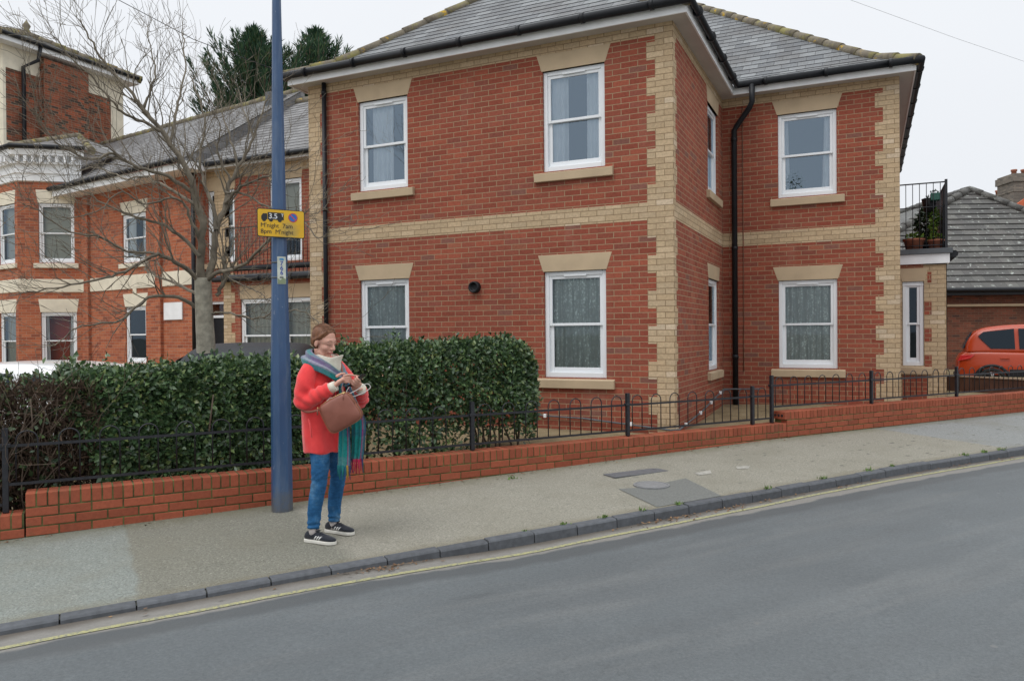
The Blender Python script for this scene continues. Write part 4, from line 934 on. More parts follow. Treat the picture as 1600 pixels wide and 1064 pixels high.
lor.prism([f1 + ux * a + Z * b for a, b in ((-.112, .028), (.022, .028), (.022, .09), (-.112, .09))], -fnt * .001)
lor.prism([f1 + ux * a + Z * b for a, b in ((-.165, .028), (-.116, .028), (-.116, .078), (-.15, .078), (-.165, .055))], -fnt * .001)
lo2 = lor.build('lorry_symbol', bcol, sgn)
for a in (-.142, -.085, -.012):
    m_ = MB(); m_.prism([f1 + fnt * .0004 + ux * (a + .017 * math.cos(t)) + Z * (.027 + .017 * math.sin(t)) for t in np.linspace(0, 6.283, 16, endpoint=False)], -fnt * .001); m_.build('wheel', bcol, sgn)
letters('3.5', .062, f1 + ux * -.105 + Z * .038 + fnt * .001, ux, Z, fnt, wcol, 'lettering', sgn, bold=.001); letters('T', .034, f1 + ux * .0 + Z * .058 + fnt * .001, ux, Z, fnt, wcol, 'lettering', sgn, bold=.0008)
m_ = MB(); m_.prism([f1 + ux * (.10 + .04 * math.cos(t)) + Z * (.055 + .04 * math.sin(t)) for t in np.linspace(0, 6.283, 28, endpoint=False)], -fnt * .001); m_.build('no_waiting_ring', redc, sgn)
m_ = MB(); m_.prism([f1 + fnt * .0006 + ux * (.10 + .033 * math.cos(t)) + Z * (.055 + .033 * math.sin(t)) for t in np.linspace(0, 6.283, 28, endpoint=False)], -fnt * .001); m_.build('no_waiting_disc', blu, sgn)
m_ = MB(); d1 = (ux - Z) * .7071; d2 = (ux + Z) * .7071; m_.box(f1 + fnt * .0006 + ux * .1 + Z * .055, (.066, .008, .0016), (d1, d2, fnt)); m_.build('no_waiting_bar', redc, sgn)
letters("M'night  7am", .052, f1 + ux * -.172 + Z * -.038, ux, Z, fnt, bcol, 'lettering', sgn); letters("8pm  M'night", .052, f1 + ux * -.172 + Z * -.09, ux, Z, fnt, bcol, 'lettering', sgn)
m_ = MB(); m_.box(o_ - fnt * .02, (.12, .034, .04), (T, N, Z)); m_.build('bracket', M['lead'], sgn)
zn = at_z(443, 422, 6.5)[2]; nv = unit(CAM_POS * [1, 1, 0] - pb * [1, 1, 0]); nv = unit(nv + T * .25); nu = np.cross(Z, nv)
oc = polep(zn) + nv * (pole_r(zn) * 1.06 + .002)
npl = empty('number_plate', oc, 'narrow off-white plate with blue figures, strapped upright to the blue post', 'number plate')
plate(.072, .235, .004, oc, nu, Z, nv, .003).build('plate', plain('plate_white', (.55, .58, .50), .5, var=.2, scale=14), npl)
bl2 = plain('plate_blue', (.03, .07, .33), .5)
for k, ch in enumerate('766'): letters(ch, .052, oc + Z * (.042 - .04 * k) + nv * .001, nu, Z, nv, bl2, 'lettering', npl, bold=.001, align='CENTER')
m_ = MB(); m_.prism([oc + nv * .002 + nu * a + Z * b for a, b in ((-.02, .088), (.018, .085), (.02, .097), (.006, .105), (-.016, .101))], -nv * .001); m_.build('blue_mark', plain('cyan_mark', (.05, .25, .5)), npl)
m_ = MB(); m_.prism([oc + nv * .002 + nu * a + Z * b for a, b in ((-.034, -.115), (.034, -.115), (.034, -.075), (.01, -.062), (-.012, -.085), (-.034, -.07))], -nv * .001); m_.build('scratched_patch', plain('grey_green', (.22, .27, .16)), npl)
for zz_ in (zn + .07, zn - .06):
    m_ = MB(); c = polep(zz_); r = pole_r(zz_) * 1.07; m_.rings([[c + np.array([math.cos(t), math.sin(t), 0]) * rr + Z * z_ for t in np.linspace(0, 6.283, 24, endpoint=False)] for rr, z_ in ((r, -.006), (r + .002, -.006), (r + .002, .006), (r, .006))]); m_.build('strap', M['lead'], npl)

# ------------------------------------------------ garden ground, brown boards, litter, weeds
def soil():
    t = NT('leafy_garden_soil'); c = t.coord('Object'); k = t.ramp(t.noise(c, 3, 6, .7), [(.3, (.15, .11, .06)), (.5, (.26, .20, .11)), (.75, (.34, .28, .17))])
    k = t.mix(1, k, t.ramp(t.noise(c, 60, 4, .8), [(.25, .5), (.75, 1.5)]), 'MULTIPLY'); t.bump(t.noise(c, 40, 5, .8), .8, .02); return t.fin(k, .95)
def smooth(x): x = min(1, max(0, x)); return x * x * (3 - 2 * x)
gz = lambda s, n: .02 + .25 * smooth((s - 1.5) / 4) + (.12 * smooth((s - 8) / 3))
strip('garden_ground', soil(), [.2, .8, 1.6, 3, 6, 12, 22], gz, -16, 30, .5)
bdx = [at_z(1476, 586.5, 14.9), at_z(1660, 598, 13.0)]
bo = empty('board_fence', (bdx[0][0], bdx[0][1], .3), 'low dark brown timber board fence in front of the red car', 'fence')
u_ = unit((bdx[1] - bdx[0]) * [1, 1, 0]); L_ = np.linalg.norm((bdx[1] - bdx[0])[:2]); mb = MB(); x = 0
while x < L_ + .6: mb.box(bdx[0] + u_ * (x + .07) * 1 + Z * (-.45 + (bdx[1][2] - bdx[0][2]) * x / L_ * 1), (.135, .03, .9), (u_, np.cross(Z, u_), Z)); x += .14
mb.box(bdx[0] + u_ * L_ / 2 + np.cross(Z, u_) * .03 - Z * .3, (L_, .04, .08), (u_, np.cross(Z, u_), Z))
mb.build('boards', plain('brown_timber', (.10, .045, .03), .8, var=.3, scale=5, isl=.2, bump=.3), bo)
mb = MB(); mb.box((bdx[0] + bdx[1]) / 2 + Z * .012, (L_ + .4, .07, .025), (u_, np.cross(Z, u_), Z)); mb.build('cap_rail', plain('weathered_cap', (.36, .26, .19), .8), bo)
rl_ = np.random.default_rng(5)
def scatter_leaves(name, n, fs, fn, zf, sz, mat):
    V = []; F = []
    for i in range(n):
        s, nn = fs(), fn(); p = W(s, nn, zf(s, nn) + rl_.uniform(.004, .016)); a = rl_.uniform(0, 6.28); d = np.array([math.cos(a), math.sin(a), rl_.uniform(-.4, .4)]); e_ = np.array([-math.sin(a), math.cos(a), rl_.uniform(-.5, .5)]); z_ = rl_.uniform(*sz)
        k = len(V); V += [p - d * z_, p + e_ * z_ * .45, p + d * z_, p - e_ * z_ * .45]; F.append([k, k + 1, k + 2, k + 3])
    return fast_mesh(name, V, F, mat)
lit = NT('dead_leaves'); g_ = lit.new('NewGeometry').outputs['Random Per Island']
litm = lit.fin(lit.ramp(g_, [(0, (.10, .055, .03)), (.5, (.17, .095, .05)), (1, (.27, .17, .09))]), .9)
sl = [(ground_at(x, y, road_z)[1]) for x, y in ((640, 886), (1060, 800), (1110, 790), (1200, 775), (1290, 757), (1440, 732), (1530, 716))]
cl_ = [(sl[0] - .15, .16, 80), (sl[1] - .3, .25, 90), (sl[2], .12, 40), (sl[3], .3, 30), (sl[4], .4, 30), (sl[5], .6, 30), (sl[6], .5, 30), (2.0, 2.5, 20)]
for i, (c, w, k) in enumerate(cl_):
    o = scatter_leaves('leaf_litter', k, lambda: rl_.normal(c, w), lambda: KN - .02 - abs(rl_.normal(0, .055)), road_z, (.008, .021), litm); tag(o, kind='stuff')
tag(scatter_leaves('leaf_litter', 160, lambda: rl_.uniform(-1, 9), lambda: -.02 - abs(rl_.normal(0, .06)), pav_z, (.01, .022), litm), kind='stuff')
wd = plain('weed_green', (.10, .17, .035), .8, var=.3, scale=30)
wl_ = [(817, 829, .5), (943, 808, .8), (1001, 797, .9), (1055, 787, 1), (1198, 763, 1.3), (1294, 750, 1), (1370, 738, 1.2), (1408, 732, .9), (1510, 712, 1.2), (1540, 707.5, 1.2), (1562, 703, 1.3), (875, 817, .7), (800, 748.5, 1.4)]
for i, (x, y, k) in enumerate(wl_):
    p, s, n = ground_at(x, y, pav_z); n = KN + .075 if n < -1.3 else n; V = []; F = []
    for j in range(26):
        a = rl_.uniform(0, 6.28); q = W(s + rl_.normal(0, .024 * k), n + rl_.normal(0, .018 * k), pav_z(s, n) + .004); d = np.array([math.cos(a) * .5, math.sin(a) * .5, rl_.uniform(.5, 1.2)]); h = rl_.uniform(.015, .035) * k; e_ = np.array([-math.sin(a), math.cos(a), 0]) * .005
        m = len(V); V += [q - e_, q + e_, q + d * h * .6 + e_ * .8, q + d * h]; F.append([m, m + 1, m + 2, m + 3])
    tag(fast_mesh('weed_tuft', V, F, wd), 'small green weed tuft growing out of a kerb or wall joint', 'weed', 'weed tufts in the kerb joints')
# ------------------------------------------------ overhead wires
mb = MB(); a = at_z(150, -18, 12); b = np.array([XL - .2, -.15, 5.62]); m_ = (a + b) / 2 - Z * .12
mb.tube([a + (a - b) * .6 + Z * .4, a, m_, b], .006, 5); tag(mb.build('overhead_wire', M['black']), 'thin dark wire dropping through the sky to the house eaves beside the blue post', 'wire')
mb = MB(); a = at_z(1300, -10, 26); b = at_z(1640, 110, 34); mb.tube([a + (a - b) * .7, a, (a + b) / 2 - Z * .05, b, b + (b - a) * .3 - Z * .2], .006, 5); tag(mb.build('overhead_wire', plain('pale_wire', (.4, .41, .42), .6)), 'faint pale wire crossing the sky above the terrace and the tiled roof', 'wire')
# ================================================================ PLANTS
G_ = np.random.default_rng(42)
def leaf_mat(name, cols, rough=.38, spec=.5, trans=.15):
    t = NT(name); g = t.new('NewGeometry').outputs['Random Per Island']; k = t.ramp(g, cols)
    k = t.mix(1, k, t.ramp(t.noise(t.coord('Object'), 3.0, 3), [(.3, .75), (.7, 1.25)]), 'MULTIPLY'); t.fin(k, rough, 0, spec)
    tl = t.new('BsdfTranslucent'); t.put(tl.inputs[0], k); mx = t.new('MixShader'); mx.inputs[0].default_value = trans
    t.l.new(t.b.outputs[0], mx.inputs[1]); t.l.new(tl.outputs[0], mx.inputs[2]); t.l.new(mx.outputs[0], t.out.inputs[0]); return t.m
M['hedge'] = leaf_mat('hedge_leaf', [(0, (.03, .062, .028)), (.35, (.052, .10, .042)), (.7, (.082, .145, .056)), (.9, (.13, .20, .07)), (1, (.21, .25, .08))], .33, .6)
M['bark'] = plain('grey_green_bark', (.29, .27, .215), .9, var=.35, scale=14, bump=.6)
M['twig'] = plain('brown_twig', (.13, .095, .07), .9, var=.3, scale=9)
def leaves(P, D, U, L, Wd, fold=.25):
    """P base points, D directions, U approximate up (n,3) arrays -> folded leaf pairs"""
    D = D / np.linalg.norm(D, axis=1)[:, None]; S = np.cross(D, U); S /= np.linalg.norm(S, axis=1)[:, None] + 1e-9; Nn = np.cross(S, D)
    L = L[:, None]; Wd = Wd[:, None]
    a = P; b = P + D * L * .5 + S * Wd + Nn * Wd * fold; c = P + D * L + Nn * L * -.1; d = P + D * L * .5 - S * Wd + Nn * Wd * fold; m = P + D * L * .5
    V = np.stack([a, b, c, d, m], 1).reshape(-1, 3); k = np.arange(len(P))[:, None] * 5
    F = np.concatenate([k + np.array([[0, 4, 2, 1]]), k + np.array([[0, 3, 2, 4]])], 1).reshape(-1, 4)
    return V, F
def lump(p, f=2.2):
    return (np.sin(p[:, 0] * f * 1.3 + 1.1) * np.sin(p[:, 1] * f + .4) + np.sin(p[:, 2] * f * 1.7 + p[:, 0] * f * .8) + .5 * np.sin(p[:, 0] * f * 3.1 + p[:, 2] * f * 2.3)) / 2.2
def hedge(name, label, s0, s1, n0, n1, top0, top1, count, stems, bare=None):
    r = empty(name, W((s0 + s1) / 2, (n0 + n1) / 2, .1), label, 'hedge', 'clipped hedges behind the railings')
    S = G_.uniform(s0, s1, count * 3); face = G_.choice(4, count * 3, p=[.56, .26, .08, .10]); dep = G_.exponential(.075, count * 3)
    zt = top0 + (top1 - top0) * (S - s0) / (s1 - s0)
    Nn = np.where(face == 0, n0 + dep, G_.uniform(n0, n1, count * 3)); Zz = np.where(face == 1, zt - dep, .08 + (zt - .08) * G_.uniform(0, 1, count * 3) ** .8)
    Nn = np.where(face == 3, n1 - dep, Nn); S = np.where(face == 2, np.where(G_.uniform(0, 1, count * 3) < .8, s1 - dep, s0 + dep), S)
    # rounded shoulders
    sh = np.clip((Zz - (zt - .16)) / .16, 0, 1); Nn = np.where(Nn < n0 + .25, Nn + .10 * sh ** 2, Nn); en = np.clip((S - (s1 - .35)) / .35, 0, 1); Zz = Zz - .20 * en ** 2 * np.clip((Zz - zt + .5) / .5, 0, 1); Nn = Nn + .22 * en ** 2 * (Nn < n0 + .4)
    P = Q0 + T * S[:, None] + N * Nn[:, None] + Z * Zz[:, None]
    lp = lump(P) + .6 * lump(P, 6.3); P = P + (N * -.06) * lp[:, None] + Z * (.045 * lp * (face == 1) + (face == 1) * np.maximum(0, G_.normal(-.02, .042, len(P))))[:, None]
    low = Zz / zt; dens = np.where(low < .55, .06 + low * 1.3 + .55 * lump(P, 2.1), 1.)
    if bare is not None: dens = np.where(S < bare + .35 * (1.2 - Zz), .04, dens)
    keep = G_.uniform(0, 1, len(P)) < dens; P, face = P[keep][:count], face[keep][:count]; k = len(P); tp_ = (face == 1) | (G_.uniform(0, 1, k) < .15)
    out = np.where(face[:, None] == 1, Z * .9, np.where(face[:, None] == 3, N, np.where(face[:, None] == 2, T, -N)))
    D = out * .5 + G_.normal(0, .62, (k, 3)) + Z * .22; U = out * .8 + Z * .6 + G_.normal(0, .35, (k, 3))
    ns = int((s1 - s0) * 42); XP, XD, XU = [], [], []
    for i in range(ns):                    # shoots the shears missed
        b0 = P[G_.integers(0, k)]; o_ = unit(Z * G_.uniform(.3, 1.2) - N * G_.uniform(0, .8) + T * G_.normal(0, .4)); Ln = G_.uniform(.06, .17)
        for q in range(9): XP.append(b0 + o_ * Ln * q / 8); XD.append(o_ * .6 + G_.normal(0, .7, 3)); XU.append(o_ + G_.normal(0, .3, 3))
    P = np.vstack([P, XP]); D = np.vstack([D, XD]); U = np.vstack([U, XU]); k = len(P)
    V, F = leaves(P, D, U, G_.uniform(.04, .078, k), G_.uniform(.012, .022, k)); fast_mesh('foliage', V, F, M['hedge'], r, True)
    mb = MB()
    for i in range(stems):
        s = s0 + (s1 - s0) * (i + G_.uniform(.2, .8)) / stems; n = G_.uniform(n0 + .2, n1 - .3); p = W(s, n, .02)
        for b in range(3):
            q = [p]; d = np.array([G_.normal(0, .16), G_.normal(0, .12), 1.])
            for j in range(5): d = d + np.array([G_.normal(0, .12), G_.normal(0, .10), .05]); q.append(q[-1] + unit(d) * .22)
            mb.tube(q, np.linspace(.016, .005, 6), 6)
    mb.build('stems', M['twig'], r); return r
sR = sn(at_pl(845, 610, W(0, .42, 0), N))[0]; sM = sn(at_pl(530, 610, W(0, .8, 0), N))[0]
hedge('hedge', 'long dark green leafy hedge left of the blue post, behind the railings', -.9, sM - .25, .32, 1.15, 1.19, 1.30, 40000, 13, bare=.15)
hedge('hedge', 'dark green clipped hedge with rounded end, behind the woman, before the red brick wall', sM - .22, sR, .32, 1.15, 1.36, 1.45, 24000, 8)
# bare brown shrub at the left end
sh = empty('bare_shrub', W(-.35, .5, .05), 'tangle of bare brown twigs at the left end of the green hedge', 'shrub')
def grow(mb, p, d, L, r, lev, up=.08, wig=.22, kids=(2, 4), spread=.75, rmin=.0022, nseg=4):
    q = [p]; rr = [r]
    for j in range(nseg): d = unit(d + np.array([G_.normal(0, wig), G_.normal(0, wig), G_.normal(0, wig) + up])); q.append(q[-1] + d * L / nseg); rr.append(max(rmin, r * (1 - .55 * (j + 1) / nseg)))
    mb.tube(q, rr, 7 if r > .02 else (5 if r > .006 else 4), cap=False)
    if lev <= 0: return
    for k in range(G_.integers(*kids)):
        i = G_.integers(1, nseg + 1); ax = unit(np.cross(d, G_.normal(0, 1, 3))); nd = unit(d + ax * G_.uniform(.4, 1) * spread + np.array([0, 0, up]))
        grow(mb, q[i], nd, L * G_.uniform(.5, .8), max(rmin, rr[i] * G_.uniform(.5, .75)), lev - 1, up, wig, kids, spread, rmin, nseg)
mb = MB()
for i in range(110):
    grow(mb, W(G_.uniform(-1.0, .35), G_.uniform(.3, .95), .02), unit(np.array([G_.normal(0, .3), G_.normal(0, .3), 1.])), G_.uniform(.42, .8), .009, 2, .1, .2, (2, 5), .8, .0018)
mb.build('twigs', M['twig'], sh)
n_ = 17000; P_ = Q0 + T * G_.uniform(-1.3, .45, n_)[:, None] + N * (.30 + G_.exponential(.22, n_))[:, None] + Z * (1.15 * G_.uniform(.02, 1, n_) ** .75)[:, None]
V, F = leaves(P_, G_.normal(0, .5, (n_, 3)) + Z * .6, G_.normal(0, 1, (n_, 3)), G_.uniform(.05, .16, n_), G_.uniform(.003, .009, n_)); fast_mesh('dry_leaves', V, F, leaf_mat('dry_shrub', [(0, (.045, .03, .022)), (.6, (.085, .055, .038)), (.9, (.12, .08, .055)), (1, (.06, .08, .03))], .8, .2), sh, True)
# ------------------------------------------------ bare street tree
tb = at_z(321, 600, 8.9); tree = empty('bare_tree', (tb[0], tb[1], .05), 'leafless grey-barked tree spreading thin branches, behind the left hedge and blue post', 'tree')
def px(pts, z0, z1): 
    k = len(pts); return [at_z(x, y, z0 + (z1 - z0) * i / max(1, k - 1)) for i, (x, y) in enumerate(pts)]
def smoothpath(P, k=4):
    P = [np.asarray(p) for p in P]; out = []
    for i in range(len(P) - 1):
        p0, p1, p2, p3 = P[max(0, i - 1)], P[i], P[i + 1], P[min(len(P) - 1, i + 2)]
        for j in range(k):
            t = j / k; out.append(.5 * ((2 * p1) + (-p0 + p2) * t + (2 * p0 - 5 * p1 + 4 * p2 - p3) * t * t + (-p0 + 3 * p1 - 3 * p2 + p3) * t ** 3))
    out.append(P[-1]); return out
tr = MB(); tr.tube(smoothpath([np.array([tb[0], tb[1], -.05])] + px([(322, 560), (320, 510), (318, 465), (317, 435)], 8.9, 8.9)), np.linspace(.112, .092, 17), 14); trunk = tr.build('trunk', M['bark'], tree)
limbs = [  # pixel path, depth start/end, radius start/end, twig levels
    ([(316, 445), (312, 405), (316, 360), (306, 310), (290, 262), (266, 225), (240, 190), (221, 168), (200, 140), (162, 98), (140, 60), (125, 32)], 8.9, 8.2, .062, .006),
    ([(221, 172), (233, 147), (243, 112), (236, 80), (231, 44)], 8.45, 8.6, .018, .004),
    ([(266, 228), (272, 190), (281, 150), (289, 112), (286, 70), (285, 45)], 8.6, 9.3, .024, .004),
    ([(250, 205), (222, 188), (190, 175), (172, 155), (140, 118), (105, 85), (80, 50)], 8.5, 7.7, .024, .004),
    ([(300, 300), (262, 276), (215, 262), (178, 240), (150, 248), (110, 238), (70, 205), (60, 180)], 8.7, 7.6, .03, .004),
    ([(308, 320), (270, 300), (232, 278), (190, 278), (150, 262), (120, 268)], 8.7, 9.6, .026, .004),
    ([(320, 450), (332, 405), (338, 360), (352, 318), (360, 285), (378, 250), (396, 215), (410, 175), (420, 150)], 8.9, 9.5, .058, .006),
    ([(352, 318), (372, 296), (398, 284), (430, 272), (470, 262)], 9.1, 8.4, .024, .006),
    ([(338, 360), (332, 320), (318, 285), (312, 240), (322, 195), (310, 150), (298, 120)], 9.0, 9.7, .034, .005),
    ([(372, 262), (362, 220), (348, 180), (345, 150)], 9.3, 10, .02, .004),
    ([(312, 440), (292, 420), (266, 405), (242, 398), (205, 420), (165, 436), (110, 446), (60, 455), (15, 462)], 8.9, 7.4, .036, .005),
    ([(242, 398), (200, 392), (160, 372), (110, 362), (60, 330), (35, 318)], 8.4, 7.4, .02, .004),
    ([(312, 400), (285, 372), (255, 352), (215, 340), (175, 325), (130, 300), (85, 290)], 8.8, 8.3, .03, .004),
    ([(310, 480), (280, 466), (240, 463), (215, 478), (190, 500), (150, 506), (120, 512), (85, 540)], 8.9, 7.9, .03, .005),
    ([(310, 460), (280, 445), (245, 430), (225, 420)], 8.9, 9.5, .026, .008),
    ([(322, 440), (345, 424), (372, 418), (400, 396), (425, 372), (450, 350), (480, 330)], 8.9, 8.0, .034, .006),
    ([(328, 490), (352, 488), (372, 492), (400, 497), (430, 488), (470, 486), (495, 500), (510, 520)], 8.9, 7.9, .018, .004),
    ([(345, 424), (370, 440), (400, 455), (420, 470)], 8.8, 8.5, .014, .004),
    ([(352, 300), (385, 305), (430, 330), (470, 345), (500, 372), (520, 350)], 9.1, 8.1, .018, .004),
    ([(338, 462), (350, 440), (352, 420), (350, 405)], 8.95, 9.0, .028, .026),
    ([(316, 380), (300, 350), (288, 320), (270, 310), (225, 320), (190, 300), (150, 330), (100, 345)], 8.8, 7.9, .024, .004),
    ([(396, 215), (380, 170), (372, 140)], 9.45, 9.8, .014, .004), ([(360, 285), (340, 235), (345, 200), (330, 170)], 9.2, 9.0, .018, .004),
]
br_ = MB()
for path, z0, z1, r0, r1 in limbs:
    P = smoothpath(px(path, z0, z1)); k = len(P)
    P = [p + np.array([G_.normal(0, .008), G_.normal(0, .008), G_.normal(0, .008)]) * (0 < i < k - 1) for i, p in enumerate(P)]
    r0 *= .84; R_ = r0 + (r1 - r0) * np.linspace(0, 1, k) ** .8; br_.tube(P, R_, 9, cap=False)
    Ltot = sum(np.linalg.norm(P[i + 1] - P[i]) for i in range(k - 1))
    for i in range(int(k * .22), k):
        m = 2 if i < k - 3 else 3
        for _ in range(m):
            if G_.uniform() > .46: continue
            d = unit(P[min(i + 1, k - 1)] - P[max(0, i - 1)]); ax = unit(np.cross(d, G_.normal(0, 1, 3)))
            nd = unit(d * .8 + ax * G_.uniform(.4, 1.0) + np.array([0, 0, .25]))
            grow(br_, P[i], nd, G_.uniform(.28, .75) * (1 if r0 > .02 else .8), max(.003, R_[i] * .42) if R_[i] < .02 else .0085, 2, .07, .16, (1, 4), .7, .0019, 4)
br_.build('branches', plain('brown_grey_branch', (.165, .14, .105), .9, var=.4, scale=9), tree)
# ------------------------------------------------ conifer behind the linked wing
cb_ = at_z(440, 520, 31); con = empty('conifer_tree', (cb_[0], cb_[1], 0), 'big dark green conifer with two feathery tips, rising behind the grey slate roof', 'tree')
M['conifer'] = leaf_mat('conifer_spray', [(0, (.028, .07, .045)), (.5, (.045, .10, .056)), (.85, (.075, .14, .06)), (1, (.13, .15, .07))], .7, .3, .1)
Ps, Ds, Ls, Ws = [], [], [], []; stem_ = MB()
for tip, base_, zt_, nb in ((at_z(395, 50, 31), cb_, 31, 230), (at_z(494, 52, 32.5), at_z(480, 520, 32.5), 32.5, 190)):
    base_ = np.array([base_[0], base_[1], 0.]) if nb > 50 else base_; stem_.tube([base_, base_ * .5 + tip * .5, tip - Z * .3], [.3, .16, .03], 7)
    for i in range(nb):
        f = .42 + .58 * ((i + .5) / nb) ** .85; p = base_ + (tip - base_) * f; a = i * 2.4 + G_.normal(0, .3); L = min(3.9, (1 - f) ** 1.1 * 13) * G_.uniform(.55, 1.2) + .15
        dl = unit(np.array([math.cos(a), math.sin(a), .35 + .55 * f])); q = p.copy(); stp = max(4, int(L / .15)); path = [q.copy()]
        for j in range(stp):
            dl = unit(dl + np.array([0, 0, .03])); q = q + dl * L / stp; path.append(q.copy())
            for m in range(9):
                side = unit(np.cross(dl, G_.normal(0, 1, 3))); w_ = .05 + .30 * (1 - j / stp) * min(1, L / 2.5)
                Ps.append(q + side * G_.uniform(0, w_) - Z * G_.uniform(0, .12)); Ds.append(dl * 1.0 + side * G_.uniform(.2, .8) + np.array([0, 0, .25])); Ls.append(G_.uniform(.18, .40)); Ws.append(G_.uniform(.014, .032))
        stem_.tube(path[::3] + [path[-1]], np.linspace(.04, .008, len(path[::3]) + 1), 4, cap=False)
Ps, Ds = np.array(Ps), np.array(Ds); V, F = leaves(Ps, Ds, G_.normal(0, .5, Ps.shape) + Z, np.array(Ls), np.array(Ws))
fast_mesh('foliage', V, F, M['conifer'], con, True); stem_.build('trunk', M['twig'], con)
# ------------------------------------------------ terrace plants
M['pale_leaf'] = leaf_mat('pale_leaf', [(0, (.06, .13, .02)), (.6, (.12, .24, .03)), (1, (.28, .34, .05))], .5)
M['dark_leaf'] = leaf_mat('dark_leaf', [(0, (.015, .035, .015)), (.7, (.03, .06, .02)), (1, (.06, .10, .03))], .5)
def bush(name, mat, par, c, rad_, n, sz):
    d = G_.normal(0, 1, (n, 3)); d /= np.linalg.norm(d, axis=1)[:, None]; P = np.asarray(c) + d * np.array(rad_) * (G_.uniform(.25, 1, n) ** .5)[:, None]
    V, F = leaves(P, d + G_.normal(0, .6, (n, 3)) + Z * .3, d + Z + G_.normal(0, .4, (n, 3)), G_.uniform(.6, 1.3, n) * sz, G_.uniform(.25, .42, n) * sz); return fast_mesh(name, V, F, mat, par, True)
def lathe(mb, c, prof_, n=20, sx=1):
    mb.rings([[np.asarray(c) + np.array([math.cos(t) * r * sx, math.sin(t) * r, z]) for t in np.linspace(0, 2 * math.pi, n, endpoint=False)] for r, z in prof_])
y_ = YE + .15
def pot(x, r, h, lab, mat, rad_, n, sz, up, sx=1):
    p = empty('potted_plant', (x, y_, 2.93), lab, 'potted plant', 'plants on the terrace'); mb = MB()
    lathe(mb, (x, y_, 2.926), [(r * .72, 0), (r * .92, h * .8), (r, h * .82), (r * 1.03, h), (r * .93, h), (r * .9, h * .9), (.001, h * .88)], sx=sx); mb.build('pot', M['terracotta'], p)
    bush('plant', mat, p, (x, y_, 2.93 + h + up), rad_, n, sz); return p
x1, x2 = at_pl(1428, 375, (0, y_, 0), (0, 1, 0))[0], at_pl(1462, 375, (0, y_, 0), (0, 1, 0))[0]
pot(x1, .17, .19, 'wide terracotta pot of low greenery on the terrace edge beside the house corner', M['pale_leaf'], (.13, .1, .06), 160, .05, .03)
pp2 = pot(x2, .13, .16, 'smaller terracotta pot of tall yellow-green shoots on the terrace by the railing screen', M['pale_leaf'], (.11, .1, .06), 120, .05, .03)
bush('shoots', M['pale_leaf'], pp2, (x2 - .02, y_, 3.42), (.07, .08, .22), 130, .06)
db = empty('potted_plant', (x2 - .12, YE + .7, 2.93), 'dark leafy shrub in a black tub at the back of the terrace', 'potted plant', 'plants on the terrace'); mb = MB(); lathe(mb, (x2 - .12, YE + .7, 2.93), [(.12, 0), (.16, .3), (.14, .3), (.001, .28)]); mb.build('pot', M['black'], db); bush('plant', M['dark_leaf'], db, (x2 - .1, YE + .7, 3.42), (.16, .2, .3), 420, .09)
hx = at_pl(1461, 308, (0, YE + .03, 0), (0, 1, 0)); hb = empty('planter_box', hx, 'small green planter box hooked high on the terrace screen', 'planter'); mb = MB(); mb.box(hx, (.14, .14, .12)); mb.build('box', plain('green_plastic', (.02, .10, .075), .5), hb, bevel=.008)
mb = MB(); mb.tube([hx + [-.06, 0, .06], hx + [-.06, .06, .12], hx + [-.05, .16, .12]], .006, 5); mb.build('hook', M['iron'], hb); bush('plant', M['dark_leaf'], hb, hx + [0, 0, .08], (.06, .06, .03), 50, .03)
hy = at_pl(1452, 322, (0, YE + .16, 0), (0, 1, 0)); hb = empty('planter_box', hy, 'black hanging tub behind the small green planter box', 'planter'); mb = MB(); lathe(mb, hy - Z * .1, [(.08, 0), (.12, .22), (.1, .22), (.001, .2)]); mb.build('box', M['black'], hb); bush('plant', M['dark_leaf'], hb, hy + Z * .13, (.08, .08, .05), 60, .04)

hp_ = at_pl(1243, 282, (0, YW + .19, 0), (0, 1, 0)); hpl = empty('house_plant', (hp_[0], hp_[1], B2), 'dark bushy house plant inside the upper wing window sill', 'plant')
mb = MB(); lathe(mb, (hp_[0], YW + .19, B2 + .0), [(.045, 0), (.06, .1), (.05, .1), (.001, .09)]); mb.build('pot', M['white'], hpl); bush('foliage', M['dark_leaf'], hpl, (hp_[0], YW + .155, B2 + .24), (.13, .04, .17), 700, .06)
